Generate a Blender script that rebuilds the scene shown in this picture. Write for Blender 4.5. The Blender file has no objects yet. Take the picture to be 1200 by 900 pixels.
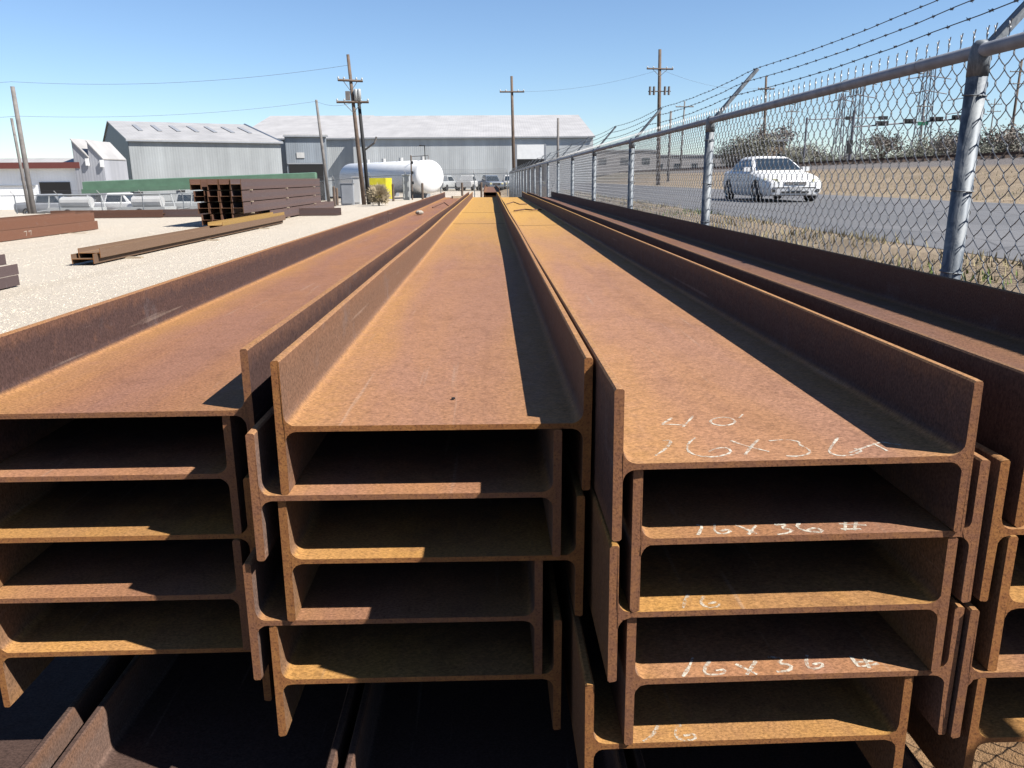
import bpy, math, random
from mathutils import Vector, Matrix
R = math.radians
random.seed(7)
sc = bpy.context.scene
col = sc.collection

# ------------------------------------------------------------------ camera
cd = bpy.data.cameras.new('camera'); cam = bpy.data.objects.new('camera', cd); col.objects.link(cam)
cd.sensor_width = 36; cd.lens = 36 * 920.35 / 1200; cd.clip_start = .02; cd.clip_end = 9000
_p, _y, _r = R(14.715), R(1.517), R(-.423)
fw = Vector((math.sin(_y) * math.cos(_p), math.cos(_y) * math.cos(_p), -math.sin(_p)))
r0 = Vector((math.cos(_y), -math.sin(_y), 0)); u0 = r0.cross(fw)
rt = r0 * math.cos(_r) + u0 * math.sin(_r); up = -r0 * math.sin(_r) + u0 * math.cos(_r)
M = Matrix((rt, up, -fw)).transposed().to_4x4(); M.translation = (0, 0, 1.5)
cam.matrix_world = M
sc.camera = cam
# ------------------------------------------------------------------ sky, sun, exposure
SUN = Vector((.85, -.40, 1.0)).normalized()
w = bpy.data.worlds.new('World'); sc.world = w; w.use_nodes = True
wn = w.node_tree.nodes; wl = w.node_tree.links
bg = wn['Background']; sky = wn.new('ShaderNodeTexSky'); sky.sky_type = 'NISHITA'; sky.sun_disc = False
sky.sun_elevation = math.asin(SUN.z); sky.sun_rotation = math.atan2(SUN.x, SUN.y)
sky.air_density = 1.15; sky.dust_density = .15; sky.ozone_density = 2.5; sky.altitude = 1500
tint = wn.new('ShaderNodeMix'); tint.data_type = 'RGBA'; tint.blend_type = 'MULTIPLY'; tint.inputs[0].default_value = 1; tint.inputs[7].default_value = (.95, 1.04, 1.17, 1)
wl.new(sky.outputs[0], tint.inputs[6]); wl.new(tint.outputs[2], bg.inputs[0]); bg.inputs[1].default_value = .05
sd = bpy.data.lights.new('sun', 'SUN'); sd.energy = 5.0; sd.angle = R(.53); sd.color = (1, .955, .88)
so = bpy.data.objects.new('sun', sd); col.objects.link(so); so.location = (20, -10, 30)
so.rotation_euler = (-SUN).to_track_quat('-Z', 'Y').to_euler()
sc.view_settings.view_transform = 'Standard'; sc.view_settings.look = 'None'
sc.view_settings.exposure = 1.35; sc.view_settings.gamma = 1

# ------------------------------------------------------------------ material helpers
class NT:
    def __init__(s, name):
        s.m = bpy.data.materials.new(name); s.m.use_nodes = True
        s.n = s.m.node_tree.nodes; s.l = s.m.node_tree.links
        s.b = s.n['Principled BSDF']; s.tc = s.n.new('ShaderNodeTexCoord')
    def put(s, inp, v):
        if hasattr(v, 'is_linked') or isinstance(v, bpy.types.NodeSocket): s.l.new(v, inp)
        else:
            if isinstance(v, (tuple, list)) and len(v) == 3 and inp.type == 'RGBA': v = (*v, 1)
            inp.default_value = v
    def noise(s, vec, scale, detail=4, rough=.55, stretch=None, dist=0):
        if stretch:
            mp = s.n.new('ShaderNodeMapping'); s.l.new(vec, mp.inputs[0]); mp.inputs[3].default_value = stretch; vec = mp.outputs[0]
        n = s.n.new('ShaderNodeTexNoise'); s.l.new(vec, n.inputs['Vector'])
        n.inputs['Scale'].default_value = scale; n.inputs['Detail'].default_value = detail
        n.inputs['Roughness'].default_value = rough; n.inputs['Distortion'].default_value = dist
        return n.outputs['Fac']
    def rng(s, v, a, b, c=0., d=1.):
        n = s.n.new('ShaderNodeMapRange'); s.put(n.inputs[0], v)
        for i, x in enumerate((a, b, c, d)): n.inputs[1 + i].default_value = x
        return n.outputs[0]
    def math(s, op, a, b=0.):
        n = s.n.new('ShaderNodeMath'); n.operation = op; s.put(n.inputs[0], a); s.put(n.inputs[1], b); return n.outputs[0]
    def mix(s, f, a, b, mode='MIX'):
        n = s.n.new('ShaderNodeMix'); n.data_type = 'RGBA'; n.blend_type = mode
        s.put(n.inputs[0], f); s.put(n.inputs[6], a); s.put(n.inputs[7], b); return n.outputs[2]
    def grey(s, v):
        n = s.n.new('ShaderNodeCombineColor')
        for i in range(3): s.put(n.inputs[i], v)
        return n.outputs[0]
    def sep(s, v):
        n = s.n.new('ShaderNodeSeparateXYZ'); s.l.new(v, n.inputs[0]); return n.outputs
    def bump(s, h, strength=.3, dist=.002):
        n = s.n.new('ShaderNodeBump'); n.inputs['Strength'].default_value = strength; n.inputs['Distance'].default_value = dist
        s.l.new(h, n.inputs['Height']); s.l.new(n.outputs[0], s.b.inputs['Normal'])
    def rnd(s, base=None):
        oi = s.n.new('ShaderNodeObjectInfo')
        k = s.math('MULTIPLY', oi.outputs['Random'], 37.)
        a = s.n.new('ShaderNodeVectorMath'); a.operation = 'ADD'
        s.l.new(base or s.tc.outputs['Object'], a.inputs[0])
        c = s.n.new('ShaderNodeCombineXYZ'); s.l.new(k, c.inputs[0]); s.l.new(k, c.inputs[2]); s.l.new(c.outputs[0], a.inputs[1])
        return a.outputs[0]
    def done(s, color, rough=.6, metal=0., spec=.4, k=.48):
        color = s.mix(1., color, (k, k, k), 'MULTIPLY')
        s.put(s.b.inputs['Base Color'], color); s.put(s.b.inputs['Roughness'], rough)
        s.put(s.b.inputs['Metallic'], metal); s.put(s.b.inputs['Specular IOR Level'], spec)
        return s.m

def rust(name, pink, orange, brown, gold, flange, half=.2015, goldy=0., fillet=.6, tint=1., farc=(.63, .36, .10), cavity_shade=None):
    t = NT(name); v = t.rnd(); X, Y, Z = t.sep(t.tc.outputs['Object']); nx, ny, nz = t.sep(t.tc.outputs['Normal'])
    A = t.noise(v, 1, 5, .6, (5, .8, 5), .6); B = t.noise(v, 38, 7, .7); C = t.noise(v, 210, 4, .7, (1, 1.6, 1)); D = t.noise(v, 7, 5, .65)
    c = t.mix(t.rng(A, .42, .62), pink, orange)
    c = t.mix(t.math('MULTIPLY', t.rng(D, .5, .7), .25), c, brown)
    c = t.mix(t.math('MULTIPLY', t.rng(B, .52, .72), .45), c, brown)
    ax = t.math('ABSOLUTE', X); az = t.math('ABSOLUTE', Z)
    ff = t.math('MULTIPLY', t.rng(t.math('ADD', ax, t.math('MULTIPLY', t.math('SUBTRACT', A, .5), .12)), half - .11, half - .03), t.rng(B, .25, .6, .45, 1.))
    c = t.mix(t.math('MULTIPLY', ff, fillet), c, gold)
    if cavity_shade:                                     # dark past the front end: shade of the hollows painted into the rust colour
        c = t.mix(t.rng(t.math('ADD', Y, t.math('MULTIPLY', t.math('SUBTRACT', D, .5), .22)), .05, .20), c, cavity_shade)
    if goldy:
        gy = t.rng(t.math('ADD', Y, t.math('MULTIPLY', t.math('SUBTRACT', A, .5), 2.)), 1.7, 6.0, 0, goldy)
        c = t.mix(gy, c, farc)
    fl = t.rng(t.math('ABSOLUTE', nx), .6, .9)
    tip = t.rng(t.math('ADD', az, t.math('MULTIPLY', t.math('SUBTRACT', B, .5), .06)), .06, .085, 0, .45)
    fc = t.mix(t.math('MAXIMUM', tip, t.rng(B, .55, .75, 0, .35)), flange, t.mix(.5, orange, brown))
    fc = t.mix(t.rng(D, .60, .74, 0, .45), fc, t.mix(.5, flange, (.26, .25, .27)))
    c = t.mix(fl, c, fc)
    stk = t.noise(v, 1, 3, .5, (70, 2.2, 70)); run = t.noise(v, 1, 4, .6, (14, 1.4, 14), .4); sc_ = t.noise(v, 1, 2, .5, (9, 150, 9))
    c = t.mix(t.rng(run, .58, .72, 0, .22), c, brown)                  # water runs and stains
    c = t.mix(t.rng(stk, .66, .74, 0, .22), c, (.58, .45, .36))       # pale scuffs drawn along the beam
    c = t.mix(t.rng(sc_, .70, .76, 0, .22), c, brown)                 # cross scratches
    oi = t.n.new('ShaderNodeObjectInfo'); hue = t.rng(oi.outputs['Random'], 0, 1, .86, 1.10)
    c = t.mix(1., c, t.grey(hue), 'MULTIPLY')
    c = t.mix(1., c, t.grey(t.rng(C, .30, .70, .50 * tint, 1.42 * tint)), 'MULTIPLY')
    t.bump(t.math('ADD', t.math('ADD', C, t.math('MULTIPLY', B, .6)), t.math('MULTIPLY', stk, .4)), .5, .0012)
    return t.done(c, t.rng(B, .3, .7, .65, .88), 0, .12)

PINK, ORA, BRO, GOL = (.40, .20, .122), (.44, .215, .105), (.20, .095, .06), (.54, .285, .10)
M_ = {}
M_['rust_pink'] = rust('rust_pink', PINK, ORA, BRO, GOL, (.22, .14, .11), cavity_shade=(.11, .068, .055))
M_['rust_long'] = rust('rust_long', (.41, .21, .132), (.45, .225, .115), BRO, (.54, .285, .10), (.23, .128, .083), goldy=.95)
M_['rust_right'] = rust('rust_right', (.42, .22, .14), (.45, .23, .12), BRO, (.54, .285, .10), (.13, .078, .066), goldy=.95)
M_['rust_left'] = rust('rust_left', (.365, .18, .118), (.41, .195, .10), (.19, .088, .06), (.52, .27, .09), (.10, .058, .052))
M_['rust_gold'] = rust('rust_gold', (.47, .245, .10), (.54, .28, .085), (.22, .10, .055), (.58, .305, .085), (.27, .15, .085), cavity_shade=(.105, .064, .050), fillet=.4)
M_['rust_dark'] = rust('rust_dark', (.22, .12, .09), (.25, .125, .075), (.12, .065, .05), (.33, .175, .07), (.15, .08, .06))
M_['rust_yard'] = rust('rust_yard', (.27, .14, .10), (.29, .145, .09), (.19, .10, .075), (.30, .16, .09), (.24, .115, .075), fillet=.2)
M_['rust_purple'] = rust('rust_purple', (.20, .13, .115), (.22, .13, .10), (.12, .08, .075), (.22, .14, .09), (.145, .105, .105), fillet=.2)
M_['rust_ochre'] = rust('rust_ochre', (.24, .155, .10), (.27, .165, .085), (.17, .105, .075), (.34, .21, .09), (.22, .14, .095), fillet=.3)
M_['rust_bright'] = rust('rust_bright', (.44, .28, .10), (.42, .25, .08), (.26, .15, .07), (.48, .31, .10), (.42, .26, .09), fillet=.3)

def endmat(name, a, b, d):
    t = NT(name); v = t.rnd(); B = t.noise(v, 60, 5, .6); C = t.noise(v, 300, 4, .7); S = t.noise(v, 90, 3, .6, (1, 1, 9))
    c = t.mix(t.rng(B, .4, .62), a, b); c = t.mix(t.rng(C, .50, .64, 0, .75), c, d); c = t.mix(t.rng(S, .55, .75, 0, .35), c, d)
    t.bump(C, .6, .001); return t.done(c, .85, 0, .12)
M_['end'] = endmat('cut_end_rust', (.40, .165, .062), (.50, .22, .072), (.15, .058, .03))
M_['end_pink'] = endmat('cut_end_pink', (.34, .155, .085), (.42, .19, .085), (.14, .06, .038))
M_['end_dark'] = endmat('cut_end_dark', (.20, .10, .06), (.26, .13, .06), (.07, .035, .025))

def plain(name, c, rough=.6, metal=0., var=.25, scale=6., spec=.4, bump=0., k_=.48):
    t = NT(name); v = t.rnd(); A = t.noise(v, scale, 5, .6)
    k = t.mix(1., c, t.grey(t.rng(A, .3, .7, 1 - var, 1 + var)), 'MULTIPLY')
    if bump: t.bump(t.noise(v, scale * 12, 4, .6), bump, .004)
    return t.done(k, rough, metal, spec, k_)

def galv():
    t = NT('galvanised_steel'); v = t.rnd(); A = t.noise(v, 22, 6, .7, (1, 1, .55), .8); B = t.noise(v, 120, 3)
    c = t.mix(t.rng(A, .42, .6), (.12, .145, .18), (.36, .385, .41)); c = t.mix(t.rng(B, .5, .7, 0, .4), c, (.2, .225, .26))
    return t.done(c, t.rng(A, .35, .65, .5, .7), .3, .4)
M_['galv'] = galv()
M_['wire'] = plain('galvanised_wire', (.36, .365, .38), .5, .5, .2, 40)
M_['barb'] = plain('barbed_wire_steel', (.11, .11, .13), .5, .5, .2, 40)
M_['rail_steel'] = plain('dull_galvanised_pipe', (.40, .425, .49), .55, .15, .2, 14)
M_['wood'] = plain('weathered_wood', (.16, .11, .085), .85, 0, .35, 5)
M_['wood_pale'] = plain('pale_timber', (.52, .42, .30), .85, 0, .25, 8)
M_['concrete'] = plain('concrete', (.45, .43, .40), .9, 0, .15, 4)
M_['dark'] = plain('dark_interior', (.012, .012, .014), .9, 0, .1)
M_['black'] = plain('black_rubber', (.02, .02, .022), .8, 0, .2)
M_['white'] = plain('white_paint', (.78, .78, .78), .35, 0, .06, 2, k_=.72)
M_['white_dusty'] = plain('dusty_white_paint', (.66, .66, .66), .55, 0, .1, 1.2)
M_['grey_paint'] = plain('grey_paint', (.36, .38, .42), .6, 0, .1, 2)
M_['slate'] = plain('slate_blue_metal', (.16, .20, .27), .5, .1, .1, 2)
M_['yellow'] = plain('yellow_paint', (.70, .62, .03), .5, 0, .15, 2)
M_['green'] = plain('green_paint', (.17, .30, .20), .55, 0, .12, 1.5)
M_['glass'] = plain('dark_glass', (.03, .045, .06), .06, 0, .05, 2, .7)
M_['chrome'] = plain('chrome', (.55, .56, .58), .2, .9, .05)
M_['lamp'] = plain('headlight_glass', (.80, .74, .45), .12, 0, .1, 8, .7)
M_['redtrim'] = plain('red_brown_trim', (.20, .055, .045), .6, 0, .1)
M_['pole_wood'] = plain('utility_pole_wood', (.17, .12, .09), .85, 0, .3, 3)
M_['pole_grey'] = plain('grey_pole', (.24, .22, .21), .8, 0, .25, 3)
M_['insul'] = plain('transformer_grey', (.55, .57, .58), .4, 0, .1)
M_['line'] = plain('power_line', (.18, .2, .24), .7, 0, .1)
M_['steelpylon'] = plain('pylon_steel', (.22, .22, .26), .6, .2, .15)
M_['signal'] = plain('signal_black', (.015, .016, .018), .5, 0, .1)
M_['signgreen'] = plain('sign_green', (.02, .22, .12), .4, 0, .05)
M_['stone'] = plain('pale_stone', (.55, .50, .43), .9, 0, .25, 14)
M_['gravelstone'] = plain('gravel_stone', (.72, .63, .515), .9, 0, .3, 3)
M_['grass'] = plain('dry_grass', (.42, .35, .19), .9, 0, .35, 1.5)
M_['greengrass'] = plain('green_grass', (.16, .24, .05), .9, 0, .3, 2)
M_['tumble'] = plain('dry_bush', (.66, .54, .36), .9, 0, .3, 5)
M_['leaf_grey'] = plain('grey_green_foliage', (.25, .25, .20), .9, 0, .4, .6)
M_['leaf_brown'] = plain('bare_twig_foliage', (.29, .25, .22), .9, 0, .35, .6)
M_['bark'] = plain('bark', (.12, .09, .07), .9, 0, .3, 4)
M_['brownwall'] = plain('tan_wall', (.30, .21, .14), .8, 0, .15, 1)
M_['farwall'] = plain('far_pale_wall', (.42, .40, .40), .8, 0, .15, .3)

def chalk(name, cov):
    t = NT(name); v = t.tc.outputs['Object']; A = t.noise(v, 170, 4, .7); B = t.noise(v, 30, 3)
    al = t.math('MULTIPLY', t.rng(A, .56 - cov * .3, .78 - cov * .3), t.rng(B, .3, .5, .5, 1.))
    t.l.new(al, t.b.inputs['Alpha']); return t.done((.80, .74, .63), .95, 0, .1)
M_['chalk'] = chalk('chalk', .66); M_['chalk_faint'] = chalk('chalk_faint', .42)
def wire_shadow_mat():  # dark broken-up colour for shadow lines painted on the steel
    t = NT('painted_wire_shadow'); A = t.noise(t.tc.outputs['Object'], 90, 4, .7); t.l.new(t.rng(A, .4, .6, .35, .9), t.b.inputs['Alpha']); return t.done((.11, .055, .035), .9)
M_['wire_shadow'] = wire_shadow_mat()

def cladding(name, c, pitch=.9, streak=.18):
    t = NT(name); X, Y, Z = t.sep(t.tc.outputs['Object']); v = t.tc.outputs['Object']
    A = t.noise(v, 1, 5, .65, (.5, .5, .05)); B = t.noise(v, .25, 4, .6); C = t.noise(v, 1, 3, .6, (3, 3, .12))
    k = t.mix(1., c, t.grey(t.math('ADD', t.rng(A, .3, .7, 1 - streak, 1 + streak), t.rng(B, .3, .7, -.08, .08))), 'MULTIPLY')
    k = t.mix(t.rng(C, .62, .8, 0, .35), k, (.62, .63, .62))
    wv = t.n.new('ShaderNodeTexWave'); t.l.new(v, wv.inputs[0]); wv.inputs['Scale'].default_value = 6.28 / (pitch * 20) * 3.1; wv.bands_direction = 'X'
    t.bump(wv.outputs[1], .16, .05)
    return t.done(k, .5, .15, .4)
M_['clad'] = cladding('corrugated_grey', (.42, .445, .46))
M_['clad_pale'] = cladding('corrugated_pale', (.70, .73, .75))
M_['roof_pale'] = cladding('roof_sheet_pale', (.66, .64, .63), 1.2, .12)
M_['clad_blue'] = cladding('corrugated_bluegrey', (.33, .37, .42))
M_['clad_lilac'] = cladding('corrugated_lilac', (.50, .51, .56))
M_['clad_white'] = cladding('corrugated_white', (1.45, 1.47, 1.5), .9, .07)
M_['clad_shade'] = cladding('corrugated_gable_shade', (.03, .045, .09))  # navy tone holds the shade of the unlit gable
M_['roof'] = cladding('roof_sheet', (.60, .585, .575), 1.2, .14)

def ground_mat():
    t = NT('ground'); v = t.tc.outputs['Object']; X, Y, Z = t.sep(v)
    F = t.noise(v, 26, 6, .75); G = t.noise(v, 1.3, 5, .6); H = t.noise(v, 110, 3, .7); L = t.noise(v, .12, 4, .6)
    gravel = t.mix(t.rng(F, .34, .68), (.60, .525, .43), (.82, .735, .625)); gravel = t.mix(t.rng(H, .56, .72, 0, .5), gravel, (.42, .365, .295))
    gravel = t.mix(t.rng(G, .52, .72, 0, .5), gravel, (.70, .62, .51))
    T1 = t.noise(v, 1, 4, .55, (.9, .045, 1), .8); T2 = t.noise(v, .35, 5, .6)
    gravel = t.mix(t.rng(T1, .54, .66, 0, .4), gravel, (.60, .52, .42)); gravel = t.mix(t.rng(T2, .58, .72, 0, .35), gravel, (.54, .46, .37))
    dirt = t.mix(t.rng(G, .35, .65), (.36, .275, .195), (.49, .385, .275)); dirt = t.mix(t.rng(F, .48, .68, 0, .6), dirt, (.29, .245, .15)); dirt = t.mix(t.rng(t.noise(v, .5, 4, .6), .52, .68, 0, .5), dirt, (.27, .225, .165))
    ballast = t.mix(t.rng(F, .4, .6), (.16, .145, .14), (.30, .27, .26))
    far = t.mix(t.rng(L, .4, .6), (.34, .28, .20), (.25, .23, .17))
    Xn = t.math('ADD', X, t.math('MULTIPLY', t.math('SUBTRACT', G, .5), 1.2))
    c = t.mix(t.rng(Xn, -.2, .5), gravel, dirt)
    c = t.mix(t.math('MULTIPLY', t.math('MULTIPLY', t.rng(Xn, -1.6, -.9), t.rng(Xn, 1.5, 2.2, 1, 0)), t.rng(Y, 13.5, 15.5, .75, 0)), c, (.40, .215, .09))     # rust washed off the steel
    c = t.mix(t.math('MULTIPLY', t.rng(Xn, 20.9, 21.6), t.rng(Xn, 29, 30, 1, 0)), c, ballast)
    c = t.mix(t.rng(Y, 85, 130), c, far); c = t.mix(t.rng(X, 30, 34), c, far)
    t.bump(t.math('ADD', F, t.math('MULTIPLY', H, .5)), .7, .03)
    return t.done(c, .95, 0, .15)
M_['ground'] = ground_mat()
def road_mat():
    t = NT('asphalt'); v = t.tc.outputs['Object']; A = t.noise(v, 90, 4, .7); B = t.noise(v, .5, 5, .6, (1, .12, 1)); C = t.noise(v, 6, 5, .7)
    c = t.mix(t.rng(A, .35, .65), (.14, .14, .15), (.24, .24, .25)); c = t.mix(t.rng(B, .4, .65, 0, .45), c, (.27, .265, .27)); c = t.mix(t.rng(C, .58, .66, 0, .3), c, (.11, .11, .115))
    vo = t.n.new('ShaderNodeTexVoronoi'); vo.feature = 'DISTANCE_TO_EDGE'; vo.inputs['Scale'].default_value = .35; t.l.new(v, vo.inputs['Vector'])
    c = t.mix(t.rng(vo.outputs[0], .0, .012, .7, 0), c, (.06, .06, .065)); c = t.mix(t.rng(t.noise(v, .22, 2, .4), .56, .58, 0, .25), c, (.10, .10, .105))
    t.bump(A, .4, .01); return t.done(c, .8, 0, .3)
M_['road'] = road_mat()

# ------------------------------------------------------------------ mesh helpers
class MB:
    def __init__(s): s.v, s.f, s.mi = [], [], []
    def add(s, vs, fs, m=0):
        o = len(s.v); s.v += [tuple(p) for p in vs]; s.f += [tuple(i + o for i in f) for f in fs]; s.mi += [m] * len(fs); return s
    def box(s, c, d, m=0, rz=0., taper=1., ry=0.):
        x, y, z = [k / 2 for k in d]; vs = []
        for dz, k in ((-z, 1), (z, taper)):
            for dx, dy in ((-x, -y), (x, -y), (x, y), (-x, y)): vs.append(Vector((dx * k, dy * k, dz)))
        if ry: vs = [Matrix.Rotation(ry, 3, 'Y') @ q for q in vs]
        if rz: vs = [Matrix.Rotation(rz, 3, 'Z') @ q for q in vs]
        vs = [q + Vector(c) for q in vs]
        return s.add(vs, [(3, 2, 1, 0), (4, 5, 6, 7), (0, 1, 5, 4), (1, 2, 6, 5), (2, 3, 7, 6), (3, 0, 4, 7)], m)
    def tube(s, pts, r, n=6, m=0, caps=True):
        pts = [Vector(p) for p in pts]; o = len(s.v); k = len(pts); rr = r if isinstance(r, (list, tuple)) else [r] * k
        for i, p in enumerate(pts):
            d = (pts[min(i + 1, k - 1)] - pts[max(i - 1, 0)]).normalized()
            a = d.cross(Vector((0, 0, 1)))
            if a.length < .15: a = d.cross(Vector((0, 1, 0)))
            a.normalize(); b = d.cross(a)
            for j in range(n):
                t = 2 * math.pi * j / n; q = p + (a * math.cos(t) + b * math.sin(t)) * rr[i]; s.v.append(tuple(q))
        for i in range(k - 1):
            for j in range(n):
                a0 = o + i * n + j; b0 = o + i * n + (j + 1) % n; s.f.append((a0, b0, b0 + n, a0 + n)); s.mi.append(m)
        if caps:
            s.f.append(tuple(o + j for j in reversed(range(n)))); s.f.append(tuple(o + (k - 1) * n + j for j in range(n))); s.mi += [m, m]
        return s
    def prism(s, prof, y0, y1, m=0, me=None, flip=False):      # profile (x, z) pulled along y
        n = len(prof); o = len(s.v)
        s.v += [(x, y0, z) for x, z in prof] + [(x, y1, z) for x, z in prof]
        for i in range(n):
            j = (i + 1) % n; s.f.append((o + i, o + j, o + n + j, o + n + i)); s.mi.append(m)
        s.f.append(tuple(o + i for i in reversed(range(n)))); s.f.append(tuple(o + n + i for i in range(n))); s.mi += [m if me is None else me] * 2
        return s
    def rings(s, rings, m=0, cap=True, closed=True):
        n = len(rings[0]); o = len(s.v)
        for r_ in rings: s.v += [tuple(p) for p in r_]
        for i in range(len(rings) - 1):
            for j in range(n if closed else n - 1):
                a = o + i * n + j; b = o + i * n + (j + 1) % n; s.f.append((a, b, b + n, a + n)); s.mi.append(m)
        if cap and closed:
            s.f.append(tuple(o + j for j in reversed(range(n)))); s.f.append(tuple(o + (len(rings) - 1) * n + j for j in range(n))); s.mi += [m, m]
        return s
    def mesh(s, name, mats, smooth=False):
        me = bpy.data.meshes.new(name); me.from_pydata(s.v, [], s.f)
        for k in (mats if isinstance(mats, (list, tuple)) else [mats]): me.materials.append(M_[k])
        me.polygons.foreach_set('material_index', s.mi)
        if smooth:
            me.polygons.foreach_set('use_smooth', [True] * len(s.f))
        me.update(); return me
    def build(s, name, mats, parent=None, loc=(0, 0, 0), smooth=False):
        return place(s.mesh(name, mats, smooth), name, parent, loc)
def place(me, name, parent=None, loc=(0, 0, 0), rot=(0, 0, 0)):
    o = bpy.data.objects.new(name, me); col.objects.link(o); o.parent = parent; o.location = loc; o.rotation_euler = rot; return o
def empty(name, loc, rz=0.):
    o = bpy.data.objects.new(name, None); col.objects.link(o); o.location = loc; o.rotation_euler = (0, 0, rz); o.empty_display_size = .2; return o
def tag(o, label, cat=None, group=None, kind=None):
    if label: o['label'] = label
    if cat: o['category'] = cat
    if group: o['group'] = group
    if kind: o['kind'] = kind
    return o
def struct(o): o['kind'] = 'structure'; return o
def copy_tree(o, parent=None):
    c = o.copy(); col.objects.link(c); c.parent = parent
    for ch in list(o.children): copy_tree(ch, c)
    return c
def smooth_auto(o, ang=40):
    me = o.data; me.polygons.foreach_set('use_smooth', [True] * len(me.polygons))
    me.set_sharp_from_angle(angle=R(ang)); return o
def ss(a, b, x):
    t = min(1, max(0, (x - a) / (b - a))); return t * t * (3 - 2 * t)

# ------------------------------------------------------------------ ground, road, railway bank
PROF = [(1.25, 0), (2.4, .25), (4.5, .716), (14.4, .716), (16, .82), (19, 1.35), (21.2, 1.85), (23.2, 2.2), (26.5, 2.2), (30, 1.3), (60, .9), (9000, .9)]
def gz(x, y):
    if x <= 1.25:
        return -1.3 * ss(-5, -24, x) * ss(38, 57, y)
    for (a, za), (b, zb) in zip(PROF, PROF[1:]):
        if x <= b: return za + (zb - za) * (x - a) / (b - a)
    return .9
def axis(lo, hi, pts):
    return sorted(set(pts))
xs = [-6000, -2500, -1000, -400, -200, -120, -80, -60, -50, -40, -34, -30] + [-28 + k for k in range(24)] + [-3.5, -3, -2, -1, 0, 1.25] + [p[0] for p in PROF[1:-1]] + [40, 50, 90, 150, 300, 700, 1500, 3000, 6000]
ys = [-60, -20, -8, -3, 0, 3, 6, 9, 12, 16, 20, 24, 28, 32, 36] + [38 + k * 2 for k in range(12)] + [64, 70, 80, 100, 130, 180, 260, 400, 700, 1200, 2500, 6000]
xs = sorted(set(xs)); nx = len(xs)
m = MB(); m.v = [(x, y, gz(x, y)) for y in ys for x in xs]
m.f = [(j * nx + i, j * nx + i + 1, (j + 1) * nx + i + 1, (j + 1) * nx + i) for j in range(len(ys) - 1) for i in range(nx - 1)]; m.mi = [0] * len(m.f)
struct(m.build('ground', 'ground'))
m = MB(); e = .0
rows = []
for y in list(range(-20, 60, 2)) + list(range(60, 400, 20)) + [600, 1200]:
    wob = .12 * math.sin(y * .9) + .1 * math.sin(y * 2.3)
    rows.append([(4.85 + wob, y, .7205), (9.5, y, .735), (14.2 + wob * .7, y, .7205)])
m.rings(rows, 0, False, False); struct(m.build('road', 'road'))
trk = empty('railway_track', (24.3, 60, 2.2)); tag(trk, 'dark steel railway track on the grey ballast bank beyond the road', 'railway track')
for dx in (-.72, .72):
    MB().prism([(-.07 + dx, .12), (.07 + dx, .12), (.03 + dx, .15), (.035 + dx, .27), (-.035 + dx, .27), (-.03 + dx, .15)], -70, 500).build('rail', 'rust_dark', trk)
q = MB()
for k in range(180): q.box((0, -60 + k * .75, .06), (2.5, .24, .14))
tag(q.build('sleepers', 'wood', trk), None, None, None, 'stuff')

# gravel: loose stones on the yard surface
m = MB(); rg = random.Random(3)
def pebble(m, x, y, z, r):
    a = rg.random() * 6.28; k = [r * (.7 + .6 * rg.random()) for _ in range(4)]
    m.add([(x + k[i] * math.cos(a + i * 1.57), y + k[i] * math.sin(a + i * 1.57), z) for i in range(4)] + [(x, y, z + r * .75)], [(0, 1, 4), (1, 2, 4), (2, 3, 4), (3, 0, 4)])
for k in range(26000):
    y = 6 + 24 * rg.random() ** 1.4; x = -(y * .66 + 1) + (y * .66 - 2.6) * rg.random()
    if x < -16: continue
    pebble(m, x, y, gz(x, y) - .002, 0.005 + .016 * rg.random() ** 3)
tag(m.build('gravel_stones', 'gravelstone'), 'loose pale gravel stones scattered over the yard', 'gravel', None, 'stuff')
# verge grass
m = MB()
for k in range(15000):
    y = 2.5 + 45 * rg.random() ** 1.5; x = 2.4 + 2.5 * rg.random() if rg.random() < .8 else 14.6 + 5.5 * rg.random()
    if x < 5 and math.sin(y * 1.7 + x * 2) + rg.random() < .2: continue
    h = .04 + .10 * rg.random(); a = rg.random() * 6.28; dx, dy = .012 * math.cos(a), .012 * math.sin(a); lx, ly = (rg.random() - .5) * h, (rg.random() - .5) * h; z = gz(x, y) - .004
    m.add([(x - dx, y - dy, z), (x + dx, y + dy, z), (x + lx, y + ly, z + h)], [(0, 1, 2)], 1 if (math.sin(x * 1.3 + y * .45) > .75 and rg.random() < .6) else 0)
tag(m.build('verge_grass', ['grass', 'greengrass']), 'short dry grass along both road verges', 'grass', None, 'stuff')

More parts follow.
